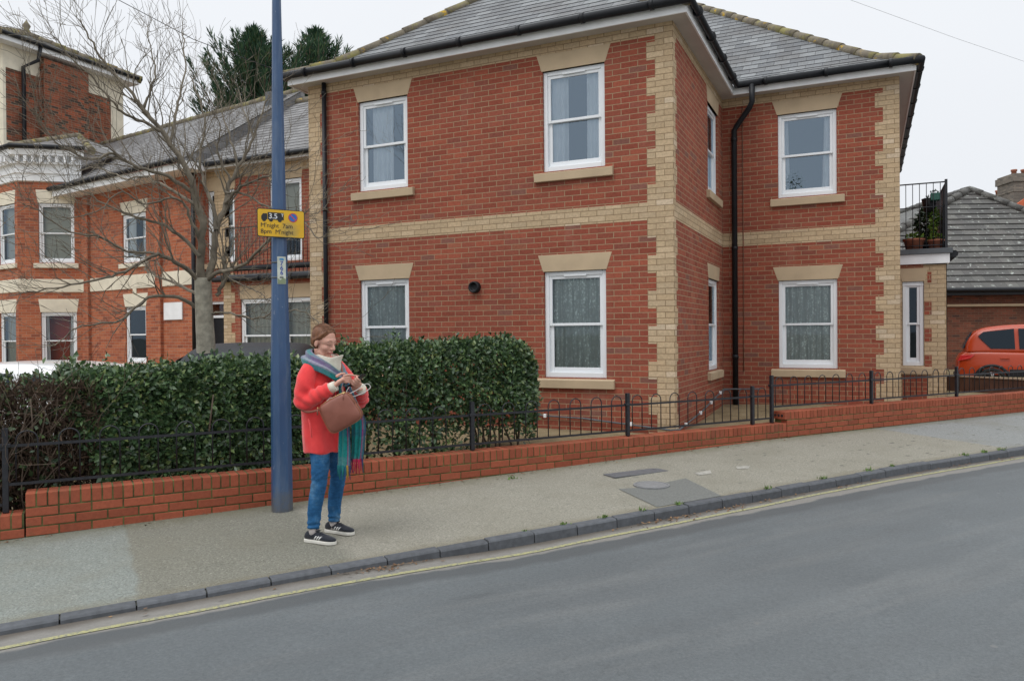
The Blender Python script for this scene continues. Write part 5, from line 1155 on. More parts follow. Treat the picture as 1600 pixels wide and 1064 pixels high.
# ================================================================ CARS
def paint(name, col, coat=.6):
    t = NT(name); t.fin(col, .28 if coat else .5, 0, .5 if coat else .2); t.b.inputs['Coat Weight'].default_value = coat; t.b.inputs['Coat Roughness'].default_value = .08; return t.m
M['tyre'] = plain('tyre_rubber', (.02, .02, .02), .85); M['alloy'] = plain('alloy', (.45, .46, .47), .35, metal=.7); M['carglass'] = glass('car_glass', .05, (.06, .08, .08))
M['tail'] = plain('tail_lamp', (.45, .015, .015), .25); M['headlamp'] = plain('headlamp_glass', (.6, .62, .65), .15)
def car(label, pos, head, mat, L=4.12, Wd=1.77, H=1.55, low=None, belt=.98):
    """hatchback, x forward from the tail; body shell, glasshouse, wheels"""
    low = low or M['black']; r = empty('car', pos, label, 'car'); c, s = math.cos(head), math.sin(head)
    f_ = np.array([c, s, 0]); l_ = np.array([-s, c, 0]); pos = np.asarray(pos, float)
    P = lambda x, y, z: pos + f_ * (x - L / 2) + l_ * y + Z * z
    hw = Wd / 2
    xs = [0.0, .04, .18, .5, 1.0, 1.7, 2.4, 3.0, 3.45, 3.85, 4.06, 4.12]; k = L / 4.12
    top = [.72, .88, belt, belt + .01, belt, belt - .02, belt - .03, belt - .05, .93, .84, .70, .60]; bot = [.42, .30, .26, .24, .22, .21, .21, .22, .24, .27, .34, .42]; wd = [.80, .90, .955, .985, 1, 1, 1, 1, .985, .95, .86, .74]
    R_ = []
    for x, t, b, w in zip(xs, top, bot, wd):
        h = hw * w; m = b + (t - b) * .55
        half = [(0, b), (h * .82, b), (h * .96, b + .08), (h, m - .06), (h * .99, m + .06), (h * .955, t - .05), (h * .88, t), (h * .5, t + .015), (0, t + .02)]
        R_.append([P(x * k, y, z) for y, z in half] + [P(x * k, -y, z) for y, z in half[-2:0:-1]])
    mb = MB(); mb.rings(R_); body = mb.build('body', mat, r, smooth=True, sub=2)
    # glasshouse + roof
    gx = [.16, .34, .75, 1.4, 2.1, 2.6, 3.05, 3.28]; gt = [belt + .04, H - .16, H - .05, H, H - .02, H - .10, belt + .16, belt - .02]; gw_t = [.84, .80, .78, .77, .77, .78, .84, .88]; gb = [belt - .06] * 5 + [belt - .07, belt - .08, belt - .1]
    G = []
    for x, t, w, b in zip(gx, gt, gw_t, gb):
        h0, h1 = hw * .93, hw * w
        half = [(0, b), (h0, b), (h0, b + .04), (h0 + (h1 - h0) * .55, b + (t - b) * .55), (h1, t - min(.07, (t - b) * .4)), (h1 * .9, t - .012), (h1 * .5, t), (0, t)]
        G.append([P(x * k, y, z) for y, z in half] + [P(x * k, -y, z) for y, z in half[-2:0:-1]])
    mb = MB(); mb.rings(G); mb.build('roof', mat, r, smooth=True, sub=2)
    def sidepane(pts, off=.012):
        for sg in (1, -1):
            m_ = MB(); q = []
            for x, z in pts:
                fz = (z - belt) / (H - belt); y = hw * (.93 + (.785 - .93) * max(0, fz) * .95) + off; q.append(P(x * k, sg * y, z))
            m_.prism(q, l_ * (-.01 * sg)); m_.build('side_window', M['carglass'], r)
    sidepane([(.48, H - .31), (.60, H - .20), (1.25, H - .125), (1.27, belt + .05), (.75, belt + .06)]); sidepane([(1.36, belt + .05), (1.34, H - .125), (1.95, H - .13), (2.5, H - .24), (2.98, belt + .05)])
    m_ = MB(); m_.prism([P(.17 * k, -.6, belt + .06), P(.17 * k, .6, belt + .06), P(.36 * k, .56, H - .2), P(.36 * k, -.56, H - .2)], -f_ * .03); m_.build('rear_window', M['carglass'], r)
    m_ = MB(); m_.prism([P(3.17 * k, -.66, belt + .04), P(2.68 * k, -.6, H - .13), P(2.68 * k, .6, H - .13), P(3.17 * k, .66, belt + .04)], f_ * .03 + Z * .02); m_.build('windscreen', M['carglass'], r)
    for sg in (1, -1):
        for x in (.78, 3.32):
            cc = P(x * k, sg * (hw - .10), .32)
            ring = lambda rr, y: [cc + f_ * math.cos(t) * rr + Z * math.sin(t) * rr + l_ * sg * y for t in np.linspace(0, 2 * math.pi, 28, endpoint=False)]
            m_ = MB(); m_.rings([ring(.215, .06), ring(.23, .105), ring(.30, .105), ring(.32, .08), ring(.32, -.08), ring(.3, -.1), ring(.2, -.1)], cap=False); ty = m_.build('wheel', M['tyre'], r)
            m_ = MB(); m_.rings([ring(.215, .10), ring(.20, .085), ring(.19, .03)], cap=False); m_.rings([ring(.05, .095), ring(.05, .06)])
            for j in range(5):
                for dd in (-.16, .16):
                    a = 2 * math.pi * j / 5 + .3; p0 = cc + l_ * sg * .088 + (f_ * math.cos(a) + Z * math.sin(a)) * .04; p1 = cc + l_ * sg * .088 + (f_ * math.cos(a + dd) + Z * math.sin(a + dd)) * .205; m_.tube([p0, p1], .016, 6)
            m_.build('rim', M['alloy'], ty)
            m_ = MB(); m_.rings([[P(x * k, 0, .32) + f_ * math.cos(t) * rr + Z * math.sin(t) * rr + l_ * sg * y for t in np.linspace(-.15, math.pi + .15, 20)] for rr, y in ((.0, hw * .99 - .02), (.33, hw * .99 - .015), (.34, hw + .012), (.40, hw + .012), (.41, hw * .97))], closed=False, cap=False); m_.build('wheel_arch', low, r)
        m_ = MB(); m_.prism([P(1.15 * k, sg * (hw + .008), .22), P(2.95 * k, sg * (hw + .008), .22), P(2.95 * k, sg * (hw + .008), .60), P(1.15 * k, sg * (hw + .008), .60)], -l_ * sg * .06); m_.build('side_skirt', low, r, bevel=.01)
        m_ = MB(); m_.prism([P(.02 * k, sg * hw * .93, .80), P(.30 * k, sg * (hw * .985 + .005), .86), P(.42 * k, sg * (hw * .95), .97), P(.10 * k, sg * hw * .90, .95)], -l_ * sg * .05); m_.build('tail_light', M['tail'], r, bevel=.01)
        m_ = MB(); m_.prism([P(3.75 * k, sg * hw * .97, .70), P(4.06 * k, sg * hw * .82, .64), P(4.05 * k, sg * hw * .80, .74), P(3.70 * k, sg * hw * .95, .82)], -l_ * sg * .05); m_.build('headlight', M['headlamp'], r, bevel=.01)
        for x in (1.05, 2.05): m_ = MB(); m_.box(P(x * k, sg * (hw + .012), .88), (.2, .03, .03), (f_, l_, Z)); m_.build('door_handle', mat, r, bevel=.008)
        m_ = MB(); m_.box(P(2.72 * k, sg * (hw + .08), 1.0), (.12, .2, .13), (f_, l_, Z)); m_.build('wing_mirror', mat, r, bevel=.03)
    m_ = MB(); m_.box(P(.02, 0, .36), (.12, Wd * .86, .2), (f_, l_, Z)); m_.build('bumper', low, r, bevel=.03)
    return r
cp_ = at_z(1493, 585, 20.3); hd_ = math.atan2(gd[1], gd[0]) - rad(27)
car('bright orange-red hatchback parked before the brown brick wall, beyond the board fence', np.array([cp_[0], cp_[1], -.02]) + np.array([math.cos(hd_), math.sin(hd_), 0]) * 2.06, hd_, paint('orange_red_paint', (.42, .046, .008), .12), H=1.74, belt=1.06)
cw = at_z(40, 575, 9.1); car('white car parked behind the left hedge, only its pale roof showing', (cw[0] - .3, cw[1] - .2, .0), rad(205), paint('white_car_paint', (.78, .79, .80)), H=1.29, belt=.9)
cd = at_z(412, 560, 10.4); car('dark grey car parked behind the hedge by the blue post, only its roof showing', (cd[0], cd[1], .06), rad(125), paint('dark_grey_paint', (.03, .034, .04), 0), H=1.42)
# ================================================================ THE WOMAN
O_ = np.array([-1.50, -4.91, .008])
per = empty('person', O_, 'standing woman in coral red coat, teal scarf, jeans and black trainers, reading her phone', 'person')
A3 = lambda x, y, z: O_ + np.array([x, y, z], float)
def ell(mb, c, r, ax=None, n=20, m=12):
    ax = ax or (np.array([1., 0, 0]), np.array([0, 1., 0]), np.array([0, 0, 1.])); c = np.asarray(c, float)
    R_ = []
    for i in range(m + 1):
        t = -math.pi / 2 + math.pi * i / m; ct, st = max(math.cos(t), .02), math.sin(t)
        R_.append([c + ax[0] * r[0] * ct * math.cos(a) + ax[1] * r[1] * ct * math.sin(a) + ax[2] * r[2] * st for a in np.linspace(0, 2 * math.pi, n, endpoint=False)])
    mb.rings(R_)
def fuse(name, mb, voxel, mat, parent, smooth=6, disp=None, fac=.5):
    tmp = mb.build('tmp', M['black'], None, smooth=True); md = tmp.modifiers.new('r', 'REMESH'); md.mode = 'VOXEL'; md.voxel_size = voxel; md.adaptivity = 0
    if smooth: ms = tmp.modifiers.new('s', 'SMOOTH'); ms.iterations = smooth; ms.factor = fac
    dg = bpy.context.evaluated_depsgraph_get(); me = bpy.data.meshes.new_from_object(tmp.evaluated_get(dg)); bpy.data.objects.remove(tmp)
    n = len(me.vertices); co = np.empty(n * 3); me.vertices.foreach_get('co', co); co = co.reshape(-1, 3)
    if disp is not None:
        no = np.empty(n * 3); me.vertices.foreach_get('normal', no); co = co + no.reshape(-1, 3) * disp(co)[:, None]
    me.vertices.foreach_set('co', (co - BASE[parent.name]).ravel()); me.materials.clear(); me.materials.append(mat)
    me.polygons.foreach_set('use_smooth', [True] * len(me.polygons)); me.update(); me.name = name
    o = link(bpy.data.objects.new(name, me)); o.parent = parent; BASE[o.name] = BASE[parent.name]; return o
def skinm():
    t = NT('skin'); c = t.coord('Object'); k = t.ramp(t.noise(c, 14, 4), [(.3, (.56, .30, .225)), (.7, (.62, .35, .27))]); t.b.inputs['Subsurface Weight'].default_value = .12; t.b.inputs['Subsurface Radius'].default_value = (.01, .004, .002)
    return t.fin(k, .62, 0, .3)
M['skin'] = skinm()
def cloth(name, c1, c2, sc=30, rough=.95, fuzz=.35, bump=.3, ns=200):
    t = NT(name); c = t.coord('Object'); k = t.ramp(t.noise(c, sc, 5, .7), [(.3, c1), (.7, c2)]); t.bump(t.noise(c, ns, 3, .7), bump, .003); t.b.inputs['Sheen Weight'].default_value = fuzz; t.b.inputs['Sheen Roughness'].default_value = .5; return t.fin(k, rough, 0, .2)
M['coat'] = cloth('coral_wool', (.70, .044, .048), (.84, .07, .068), 9, bump=.8)
M['knit'] = cloth('cream_knit', (.58, .54, .44), (.70, .66, .56), 40, bump=.6, ns=120)
def denim():
    t = NT('blue_denim'); c = t.coord('Object'); k = t.ramp(t.noise(t.mapv(c, (0, 0, 0), (1, 1, .7)), 7, 6, .65), [(.28, (.010, .058, .15)), (.5, (.024, .108, .245)), (.72, (.10, .215, .345))])
    k = t.mix(1, k, t.ramp(t.noise(t.mapv(c, (0, 0, 0), (1, 1, 3)), 22, 5, .7), [(.3, .75), (.7, 1.25)]), 'MULTIPLY'); t.bump(t.noise(c, 220, 3), .3, .002); return t.fin(k, .85, 0, .2)
M['denim'] = denim()
# head frame
yaw_, pit_ = rad(-5), rad(16)
hf = np.array([math.cos(pit_) * math.cos(yaw_), math.cos(pit_) * math.sin(yaw_), -math.sin(pit_)]); hl = np.array([-math.sin(yaw_), math.cos(yaw_), 0]); hu = np.cross(hf, hl)
HC = A3(-.025, -.015, 1.497); HX = (hf, hl, hu); Hd = lambda f, l, u: HC + hf * f + hl * l + hu * u
b = MB()
ell(b, Hd(-.012, 0, .03), (.093, .073, .085), HX); ell(b, Hd(.028, 0, -.035), (.060, .056, .078), HX); ell(b, Hd(.035, 0, .012), (.058, .062, .05), HX)
ell(b, Hd(.058, 0, -.098), (.026, .026, .020), HX)
for sg in (-1, 1):
    ell(b, Hd(.050, .034 * sg, -.036), (.030, .024, .028), HX); ell(b, Hd(-.008, .073 * sg, -.018), (.018, .008, .03), HX, 12, 8)
    ell(b, Hd(.072, .030 * sg, .020), (.014, .020, .008), HX, 12, 8); ell(b, Hd(.067, .031 * sg, -.002), (.014, .014, .010), HX, 12, 8)
    b.tube([Hd(.0, .045 * sg, -.085), Hd(.05, .02 * sg, -.1)], [.03, .022], 12)
b.tube([Hd(.084, 0, .012), Hd(.096, 0, -.012), Hd(.108, 0, -.032)], [.007, .0095, .0125], 12); ell(b, Hd(.107, 0, -.034), (.0125, .012, .010), HX, 12, 8)
for sg in (-1, 1): ell(b, Hd(.095, .0115 * sg, -.038), (.010, .0075, .007), HX, 10, 6)
ell(b, Hd(.082, 0, -.060), (.014, .024, .007), HX, 14, 8); ell(b, Hd(.081, 0, -.070), (.0135, .020, .007), HX, 14, 8)
neck0 = A3(-.06, -.005, 1.33); b.tube([neck0 - Z * .05, neck0 + Z * .05, Hd(-.02, 0, -.06)], [.062, .055, .052], 16)
# torso, arms, legs of the one continuous body (mostly under the clothes)
def er(x, y, z, rx, ry, n=24): return [A3(x + rx * math.cos(t), y + ry * math.sin(t), z) for t in np.linspace(0, 2 * math.pi, n, endpoint=False)]
b.rings([er(-.03, 0, .80, .07, .11), er(-.035, 0, .92, .09, .13), er(-.045, 0, 1.05, .10, .14), er(-.05, 0, 1.2, .105, .155), er(-.055, 0, 1.32, .08, .15), er(-.055, 0, 1.38, .05, .07)])
SR, ER, WR = np.array([-.05, -.148, 1.30]), np.array([-.05, -.215, 1.06]), np.array([.165, -.15, 1.165])
SL, EL, WL = np.array([-.04, .148, 1.30]), np.array([.105, .25, 1.045]), np.array([.235, .085, 1.135])
LR = [np.array(p) for p in ((-.03, -.085, .84), (-.012, -.108, .45), (-.055, -.125, .085))]; LL = [np.array(p) for p in ((-.03, .085, .84), (-.006, .108, .45), (-.065, .13, .085))]
for S_, E_, W__ in ((SR, ER, WR), (SL, EL, WL)): b.tube([O_ + S_, O_ + S_ * .5 + E_ * .5, O_ + E_, O_ + E_ * .5 + W__ * .5, O_ + W__], [.05, .045, .04, .035, .026], 12)
for L_ in (LR, LL): b.tube([O_ + L_[0], O_ + L_[0] * .5 + L_[1] * .5, O_ + L_[1], O_ + L_[1] * .55 + L_[2] * .45, O_ + L_[2], O_ + L_[2] - [0, 0, .03]], [.07, .062, .048, .042, .031, .026], 14); b.tube([O_ + L_[2] - [.03, 0, .045], O_ + L_[2] + [.11, 0, -.052]], [.016, .012], 10)
# phone frame: screen faces the face
PC = np.array([.275, -.02, 1.205]); pn = unit(np.array([-.62, -.05, .78])); pl = unit(np.array([.70, .15, .56])); pl = unit(pl - pn * (pl @ pn)); pw = np.cross(pl, pn)   # pw points roughly to her right
if pw[1] > 0: pw = -pw
ph = lambda w, l, n: O_ + PC + pw * w + pl * l + pn * n
def finger(pts, r0, r1): b.tube(smoothpath(pts, 3), np.linspace(r0, r1, (len(pts) - 1) * 3 + 1), 8); ell(b, pts[-1], (r1, r1, r1), None, 8, 6)
# left hand: palm behind the phone, fingers come round its right edge, thumb along its left edge
palm = [O_ + WL, ph(-.045, -.07, -.03), ph(-.012, -.03, -.026), ph(.0, .01, -.022)]
b.tube(palm, [.026, .030, .030, .024], 12, sq=.55)
for j, (l, ln) in enumerate(((.030, .0), (.010, .004), (-.010, .0), (-.029, -.006))):
    finger([ph(.005, l * .8 - .005, -.022), ph(.034, l, -.020), ph(.0465, l + .001, -.004), ph(.036 + ln, l + .002, .0115)], .0088, .0070)
finger([ph(-.04, -.06, -.02), ph(-.052, -.025, -.008), ph(-.047, .005, .008), ph(-.03, .022, .0125)], .0115, .0078)
# right hand: comes from the wrist, index finger on the screen, the rest curled below it
kn = O_ + np.array([.232, -.115, 1.222]); wr = O_ + WR
b.tube([wr, wr * .5 + kn * .5 + Z * .006, kn], [.025, .031, .028], 12, sq=.6)
fw_ = unit(np.array([.62, .55, .1])); sd = unit(np.array([-.2, -.1, -1.])) ; sd = unit(sd - fw_ * (sd @ fw_)); ou = np.cross(fw_, sd); ou = ou if ou[1] < 0 else -ou
K = lambda f, s, o: kn + fw_ * f + sd * s + ou * o
finger([K(-.005, -.022, .002), K(.034, -.026, .012), K(.058, -.020, .006), ph(.005, .035, .012)], .0090, .0066)
for s_, L_, c_ in ((-.006, .036, .026), (.010, .034, .024), (.025, .028, .018)): finger([K(-.005, s_, .004), K(L_, s_ + .002, .010), K(L_ + .014, s_ + .006, -.012), K(L_ - .006, s_ + .008, -.022)], .0088, .0066)
finger([K(-.055, -.022, -.008), K(-.02, -.036, -.022), K(.012, -.034, -.030)], .0115, .0080)
body = fuse('body', b, .0046, M['skin'], per, 3)
from mathutils.bvhtree import BVHTree
bv = BVHTree.FromObject(body, bpy.context.evaluated_depsgraph_get())
def on_face(l, u, lift=.001):
    o = Hd(.3, l, u) - BASE[body.name]; h = bv.ray_cast(Vector(o), Vector(-hf)); return (np.array(h[0]) + BASE[body.name] + hf * lift) if h[0] is not None else Hd(.09, l, u)
hairm = NT('brown_hair'); hc_ = hairm.coord('Object'); hk = hairm.ramp(hairm.noise(hairm.mapv(hc_, (0, 0, 0), (1, 1, .25)), 45, 5, .7), [(.3, (.085, .032, .014)), (.55, (.165, .066, .028)), (.8, (.28, .13, .06))]); hairm.bump(hairm.noise(hairm.mapv(hc_, (0, 0, 0), (1, 1, .15)), 140, 3), .7, .004); M['hair'] = hairm.fin(hk, .5, 0, .4)
h = MB(); ell(h, Hd(-.021, 0, .042), (.094, .0795, .084), HX, 24, 14); ell(h, Hd(-.050, 0, -.005), (.062, .072, .07), HX); ell(h, Hd(-.088, 0, -.03), (.034, .042, .036), HX)
for sg in (-1, 1): h.tube([Hd(.040, .036 * sg, .092), Hd(.030, .062 * sg, .060), Hd(.004, .073 * sg, .026), Hd(-.040, .071 * sg, -.004)], [.012, .013, .013, .013], 10)
hr_ = fuse('hair', h, .006, M['hair'], per, 4)
hv = BVHTree.FromObject(hr_, bpy.context.evaluated_depsgraph_get()); st_ = MB(); rg = np.random.default_rng(9)
for i in range(130):                       # loose strands combed back over the head
    l0 = rg.uniform(-.07, .07); path = []
    for q in np.linspace(0, 1, 7):
        ang = rad(52 + 120 * q); dirn = hf * math.cos(ang) + hu * math.sin(ang) + hl * (l0 / .09) * (1 - .5 * q); h_ = hv.ray_cast(Vector(Hd(-.02, 0, .02) + unit(dirn) * .3 - BASE[hr_.name]), Vector(-unit(dirn)))
        if h_[0] is not None: path.append(np.array(h_[0]) + BASE[hr_.name] + unit(dirn) * (.001 + rg.uniform(0, .004) * (rg.uniform() < .4)))
    if len(path) > 3: st_.tube(path, .0011, 4, cap=False)
st_.build('loose_hair', M['hair'], hr_)
lipm = plain('lips', (.46, .16, .14), .45); lash = plain('lashes', (.07, .04, .03), .8); brow = plain('eyebrows', (.17, .095, .06), .9); eyew = plain('eyelid_shade', (.46, .24, .19), .5)
for sg in (-1, 1):
    m_ = MB(); m_.tube([on_face(sg * l, u, .001) for l, u in ((.014, -.008), (.022, -.0105), (.032, -.0105), (.042, -.006))], [.001, .0018, .0018, .001], 6); m_.build('eyelashes', lash, per)
    m_ = MB(); m_.tube([on_face(sg * l, u, .0005) for l, u in ((.012, .020), (.024, .025), (.036, .025), (.046, .019))], [.0016, .0026, .0022, .001], 6); m_.build('eyebrow', brow, per)
m_ = MB(); m_.tube([on_face(l, u, .0) for l, u in ((-.021, -.0715), (-.012, -.0645), (0, -.064), (.012, -.0645), (.021, -.0715))], [.001, .0032, .0034, .0032, .001], 8); m_.tube([on_face(l, u, .0) for l, u in ((-.020, -.0715), (-.010, -.072), (0, -.072), (.010, -.072), (.020, -.0715))], [.001, .0034, .004, .0034, .001], 8); m_.build('lips', lipm, per)
# jeans
j = MB(); j.rings([er(-.04, 0, .96, .095, .14), er(-.035, 0, .84, .10, .15), er(-.03, 0, .78, .09, .13)])
for L_ in (LR, LL):
    a_, k_, f_ = (O_ + p for p in L_); j.tube(smoothpath([a_ + Z * .02, a_ * .5 + k_ * .5 + [.012, 0, 0], k_, k_ * .5 + f_ * .5 + [-.012, 0, 0], f_ + Z * .018], 5), list(np.interp(np.linspace(0, 1, 21), [0, .25, .5, .75, 1], [.078, .074, .058, .054, .044])), 18)
def wr_j(co):
    p = co - O_; z = p[:, 2]; a = np.arctan2(p[:, 0], p[:, 1] - np.sign(p[:, 1]) * .11)
    kn_ = np.exp(-((z - .46) / .10) ** 2); an = np.exp(-((z - .15) / .07) ** 2); th = np.exp(-((z - .68) / .06) ** 2)
    return .0021 * kn_ * np.sin(z * 95 + 2.6 * a + 2 * np.sin(z * 31 + a)) + .0034 * an * np.sin(z * 120 + 2.4 * a + 1.5 * np.sin(z * 50)) + .0016 * th * np.sin(z * 60 - 3.4 * a) + .0012 * np.sin(z * 33 + 4 * a) * np.sin(z * 11 + 1.3)
fuse('jeans', j, .0065, M['denim'], per, 3, wr_j)
# socks and trainers
sock = cloth('grey_white_sock', (.40, .36, .35), (.52, .48, .46), 40); shoeb = cloth('black_suede', (.012, .014, .02), (.025, .028, .036), 60, fuzz=.2); solew = plain('white_sole', (.66, .64, .58), .7, var=.1, scale=25); strw = plain('white_stripe', (.72, .72, .70), .6)
for L_, heel, toe, zz in ((LR, (-.130, -.127), (.140, -.116), .0), (LL, (-.146, .133), (.118, .132), .009)):
    m_ = MB(); a_ = O_ + L_[2]; m_.tube([a_ + Z * .05, a_, a_ - Z * .045], [.036, .034, .029], 14); m_.build('sock', sock, per)
    h_ = np.array([*heel, 0.]); t_ = np.array([*toe, 0.]); ln = np.linalg.norm(t_ - h_); fx = (t_ - h_) / ln; fy = np.array([-fx[1], fx[0], 0]); Sp = lambda x, y, z: O_ + h_ + fx * x * ln + fy * y + Z * (z + zz + .002)
    xs = [0, .03, .10, .22, .36, .5, .64, .78, .89, .96, 1.0]; hwid = [.014, .027, .034, .035, .034, .037, .043, .045, .040, .028, .012]; hgt = [.050, .074, .083, .080, .086, .080, .066, .056, .050, .044, .034]
    m_ = MB(); m_.rings([[Sp(x, y, z) for y, z in [(math.cos(t) * w * (1 if math.sin(t) < .3 else 1 - .35 * (math.sin(t) - .3)), .018 + (hh - .018) * (.5 + .5 * math.sin(t))) for t in np.linspace(0, 2 * math.pi, 18, endpoint=False)]] for x, w, hh in zip(xs, hwid, hgt)]); sh_ = m_.build('trainer', shoeb, per, smooth=True, sub=1)
    m_ = MB(); R_ = []
    for zz_, o_ in ((.0, -.001), (.003, .002), (.020, .0025), (.023, .0)):
        R_.append([Sp(x, (w + o_), zz_) for x, w in zip(xs, hwid)] + [Sp(x, -(w + o_), zz_) for x, w in zip(xs[::-1], hwid[::-1])])
    m_.rings(R_, smooth=False); m_.build('sole', solew, sh_)
    sb = BVHTree.FromObject(sh_, bpy.context.evaluated_depsgraph_get()); b0 = BASE[sh_.name]
    def side(x, z, sg):
        o = Sp(x, sg * .12, z); hh = sb.ray_cast(Vector(o - b0), Vector(-fy * sg)); return (np.array(hh[0]) + b0 if hh[0] is not None else Sp(x, sg * .036, z)) + fy * sg * .0012
    for sg in (-1, 1):
        for q in range(3):
            m_ = MB(); x0 = .34 + .082 * q; A_ = [side(x0 + .10 * t_, .027 + .030 * t_, sg) for t_ in np.linspace(0, 1, 6)]; B_ = [side(x0 + .045 + .10 * t_, .027 + .030 * t_, sg) for t_ in np.linspace(0, 1, 6)]
            for t_ in range(5): q4 = [A_[t_], B_[t_], B_[t_ + 1], A_[t_ + 1]]; m_.poly(q4 if sg < 0 else q4[::-1])
            m_.build('stripe', strw, sh_)
    for q in range(4):
        m_ = MB(); x = .46 + .07 * q; m_.tube([Sp(x, -.016, .083 - .008 * q), Sp(x + .012, 0, .087 - .008 * q), Sp(x, .016, .083 - .008 * q)], .003, 6); m_.build('lace', shoeb, sh_)
    m_ = MB(); m_.prism([Sp(.36, -.018, .088), Sp(.36, .018, .088), Sp(.47, .016, .085), Sp(.47, -.016, .085)], Z * .006); m_.tube([Sp(.36, 0, .09), Sp(.31, 0, .115)], [.02, .017], 8); m_.build('tongue', shoeb, sh_)
# coat
c = MB()
c.rings([er(-.035, 0, .665, .128, .195), er(-.04, 0, .78, .132, .198), er(-.05, 0, .92, .135, .198), er(-.055, 0, 1.05, .130, .190), er(-.055, 0, 1.18, .125, .180), er(-.055, 0, 1.28, .108, .160), er(-.06, 0, 1.335, .08, .125), er(-.06, 0, 1.39, .055, .08)])
for S_, E_, W__, q in ((SR, ER, WR, .9), (SL, EL, WL, .9)):
    w2 = E_ + (W__ - E_) * .88; pts = smoothpath([O_ + S_ * [1, .62, 1] + Z * .012, O_ + S_ + Z * -.012, O_ + S_ * .5 + E_ * .5 + [-.01, .02 * np.sign(S_[1]), 0], O_ + E_ + [-.01, 0, -.005], O_ + E_ * .5 + w2 * .5 - Z * .006, O_ + w2], 5)
    c.tube(pts, list(np.interp(np.linspace(0, 1, 26), [0, .2, .4, .6, .8, 1], [.058, .066, .067, .065, .057, .050])), 18)
def wr_c(co):
    p = co - O_; z = p[:, 2]; out = np.zeros(len(p))
    for S_, E_, W__ in ((SR, ER, WR), (SL, EL, WL)):
        de = np.linalg.norm(p - E_, axis=1); d2 = np.linalg.norm(p - (E_ + W__) / 2, axis=1); d3 = np.linalg.norm(p - (S_ + E_) / 2, axis=1)
        q = p @ unit(W__ - E_); q2 = p @ unit(np.array([.5, .2, .9]))
        out += .009 * np.exp(-(de / .085) ** 2) * np.sin(q2 * 95 + np.sin(p[:, 1] * 40)) + .008 * np.exp(-(d2 / .09) ** 2) * np.sin(q * 85 + p[:, 2] * 30) + .004 * np.exp(-(d3 / .1) ** 2) * np.sin(p[:, 2] * 60 + p[:, 0] * 40)
    a = np.arctan2(p[:, 1], p[:, 0]); low = np.clip((1.0 - z) / .35, 0, 1)
    return out + .008 * low * np.sin(a * 6 + z * 4) + .004 * np.clip((1.25 - z) / .3, 0, 1) * np.sin(a * 11 + z * 9) * np.sin(z * 14) + .0022 * np.sin(z * 26 + a * 3)
coat = fuse('coat', c, .0085, M['coat'], per, 5, wr_c)
m_ = MB(); m_.tube(smoothpath([A3(.055, -.085, 1.33), A3(.095, -.075, 1.22), A3(.105, -.045, 1.08), A3(.115, -.035, .9), A3(.108, -.03, .70)], 4), .005, 6); m_.build('coat_edge', M['coat'], coat)
pk = [np.array([.06, -.235, .93]), np.array([.072, -.228, .80])]
m_ = MB(); m_.tube([A3(-.01, -.222, .93), A3(.012, -.223, .86), A3(.02, -.222, .795)], [.004, .006, .004], 6); m_.build('pocket', M['coat'], coat)
m_ = MB(); cl = []
for t in np.linspace(0, 2 * math.pi, 28, endpoint=False): pass
for S_, E_, W__ in ((SR, ER, WR), (SL, EL, WL)):
    m_ = MB(); d_ = unit(W__ - E_); w2 = E_ + (W__ - E_) * .86; m_.tube([O_ + w2, O_ + w2 + d_ * .03, O_ + w2 + d_ * .052, O_ + w2 + d_ * .053], [.041, .039, .038, .028], 16); m_.build('cuff', M['knit'], per)
# cream cowl collar standing loosely round the chin
def tilt_ring(cx, cy, cz, rx, ry, tf, n=32, wob=0): return [A3(cx + rx * math.cos(t), cy + ry * math.sin(t), cz + tf * math.cos(t) + wob * math.sin(3 * t + 1)) for t in np.linspace(0, 2 * math.pi, n, endpoint=False)]
m_ = MB(); m_.rings([tilt_ring(-.02, -.01, 1.28, .110, .105, -.03), tilt_ring(-.01, -.012, 1.31, .116, .102, -.020, wob=.004), tilt_ring(-.004, -.010, 1.345, .104, .092, -.010, wob=.004), tilt_ring(.004, -.002, 1.376, .110, .094, -.004, wob=.007), tilt_ring(.006, .004, 1.393, .112, .096, -.004, wob=.010), tilt_ring(.004, .002, 1.382, .102, .088, -.006, wob=.010), tilt_ring(-.006, -.004, 1.335, .092, .080, -.012)], cap=False)
m_.build('cowl_collar', M['knit'], per, smooth=True, sub=1)
# scarf: two turns round the shoulders and two hanging ends with fringe
def scarfm(name, ends=False):
    t = NT(name); uv = t.new('UVMap').outputs[0]; sp = t.new('SeparateXYZ'); t.put(sp.inputs[0], uv)
    TE, PU, GY, NV, RD = (.012, .20, .20), (.20, .15, .27), (.16, .18, .22), (.04, .05, .20), (.50, .03, .08)
    k1 = t.ramp(sp.outputs[0], [(0, TE), (.30, (.016, .24, .22)), (.70, NV), (.74, RD), (.77, PU), (.85, GY), (.90, TE), (.94, NV), (.97, (.04, .10, .16))], True)
    if not ends: k1 = t.ramp(sp.outputs[0], [(0, TE), (.22, GY), (.34, (.26, .25, .30)), (.52, PU), (.68, GY), (.78, (.02, .17, .18)), (.92, PU)], True)
    k2 = t.ramp(t.math('FRACT', t.math('MULTIPLY', sp.outputs[1], 2.3)), [(0, TE), (.35, GY), (.48, PU), (.72, TE), (.88, NV)], True)
    k = t.mix(.25, k1, k2); k = t.mix(1, k, t.ramp(t.noise(t.coord('Object'), 50, 4, .8), [(.3, .7), (.7, 1.3)]), 'MULTIPLY'); t.bump(t.noise(t.coord('Object'), 130, 3), .5, .003); t.b.inputs['Sheen Weight'].default_value = .3; return t.fin(k, .95, 0, .15)
M['scarf'] = scarfm('striped_scarf'); M['scarf_end'] = scarfm('teal_scarf_end', True)
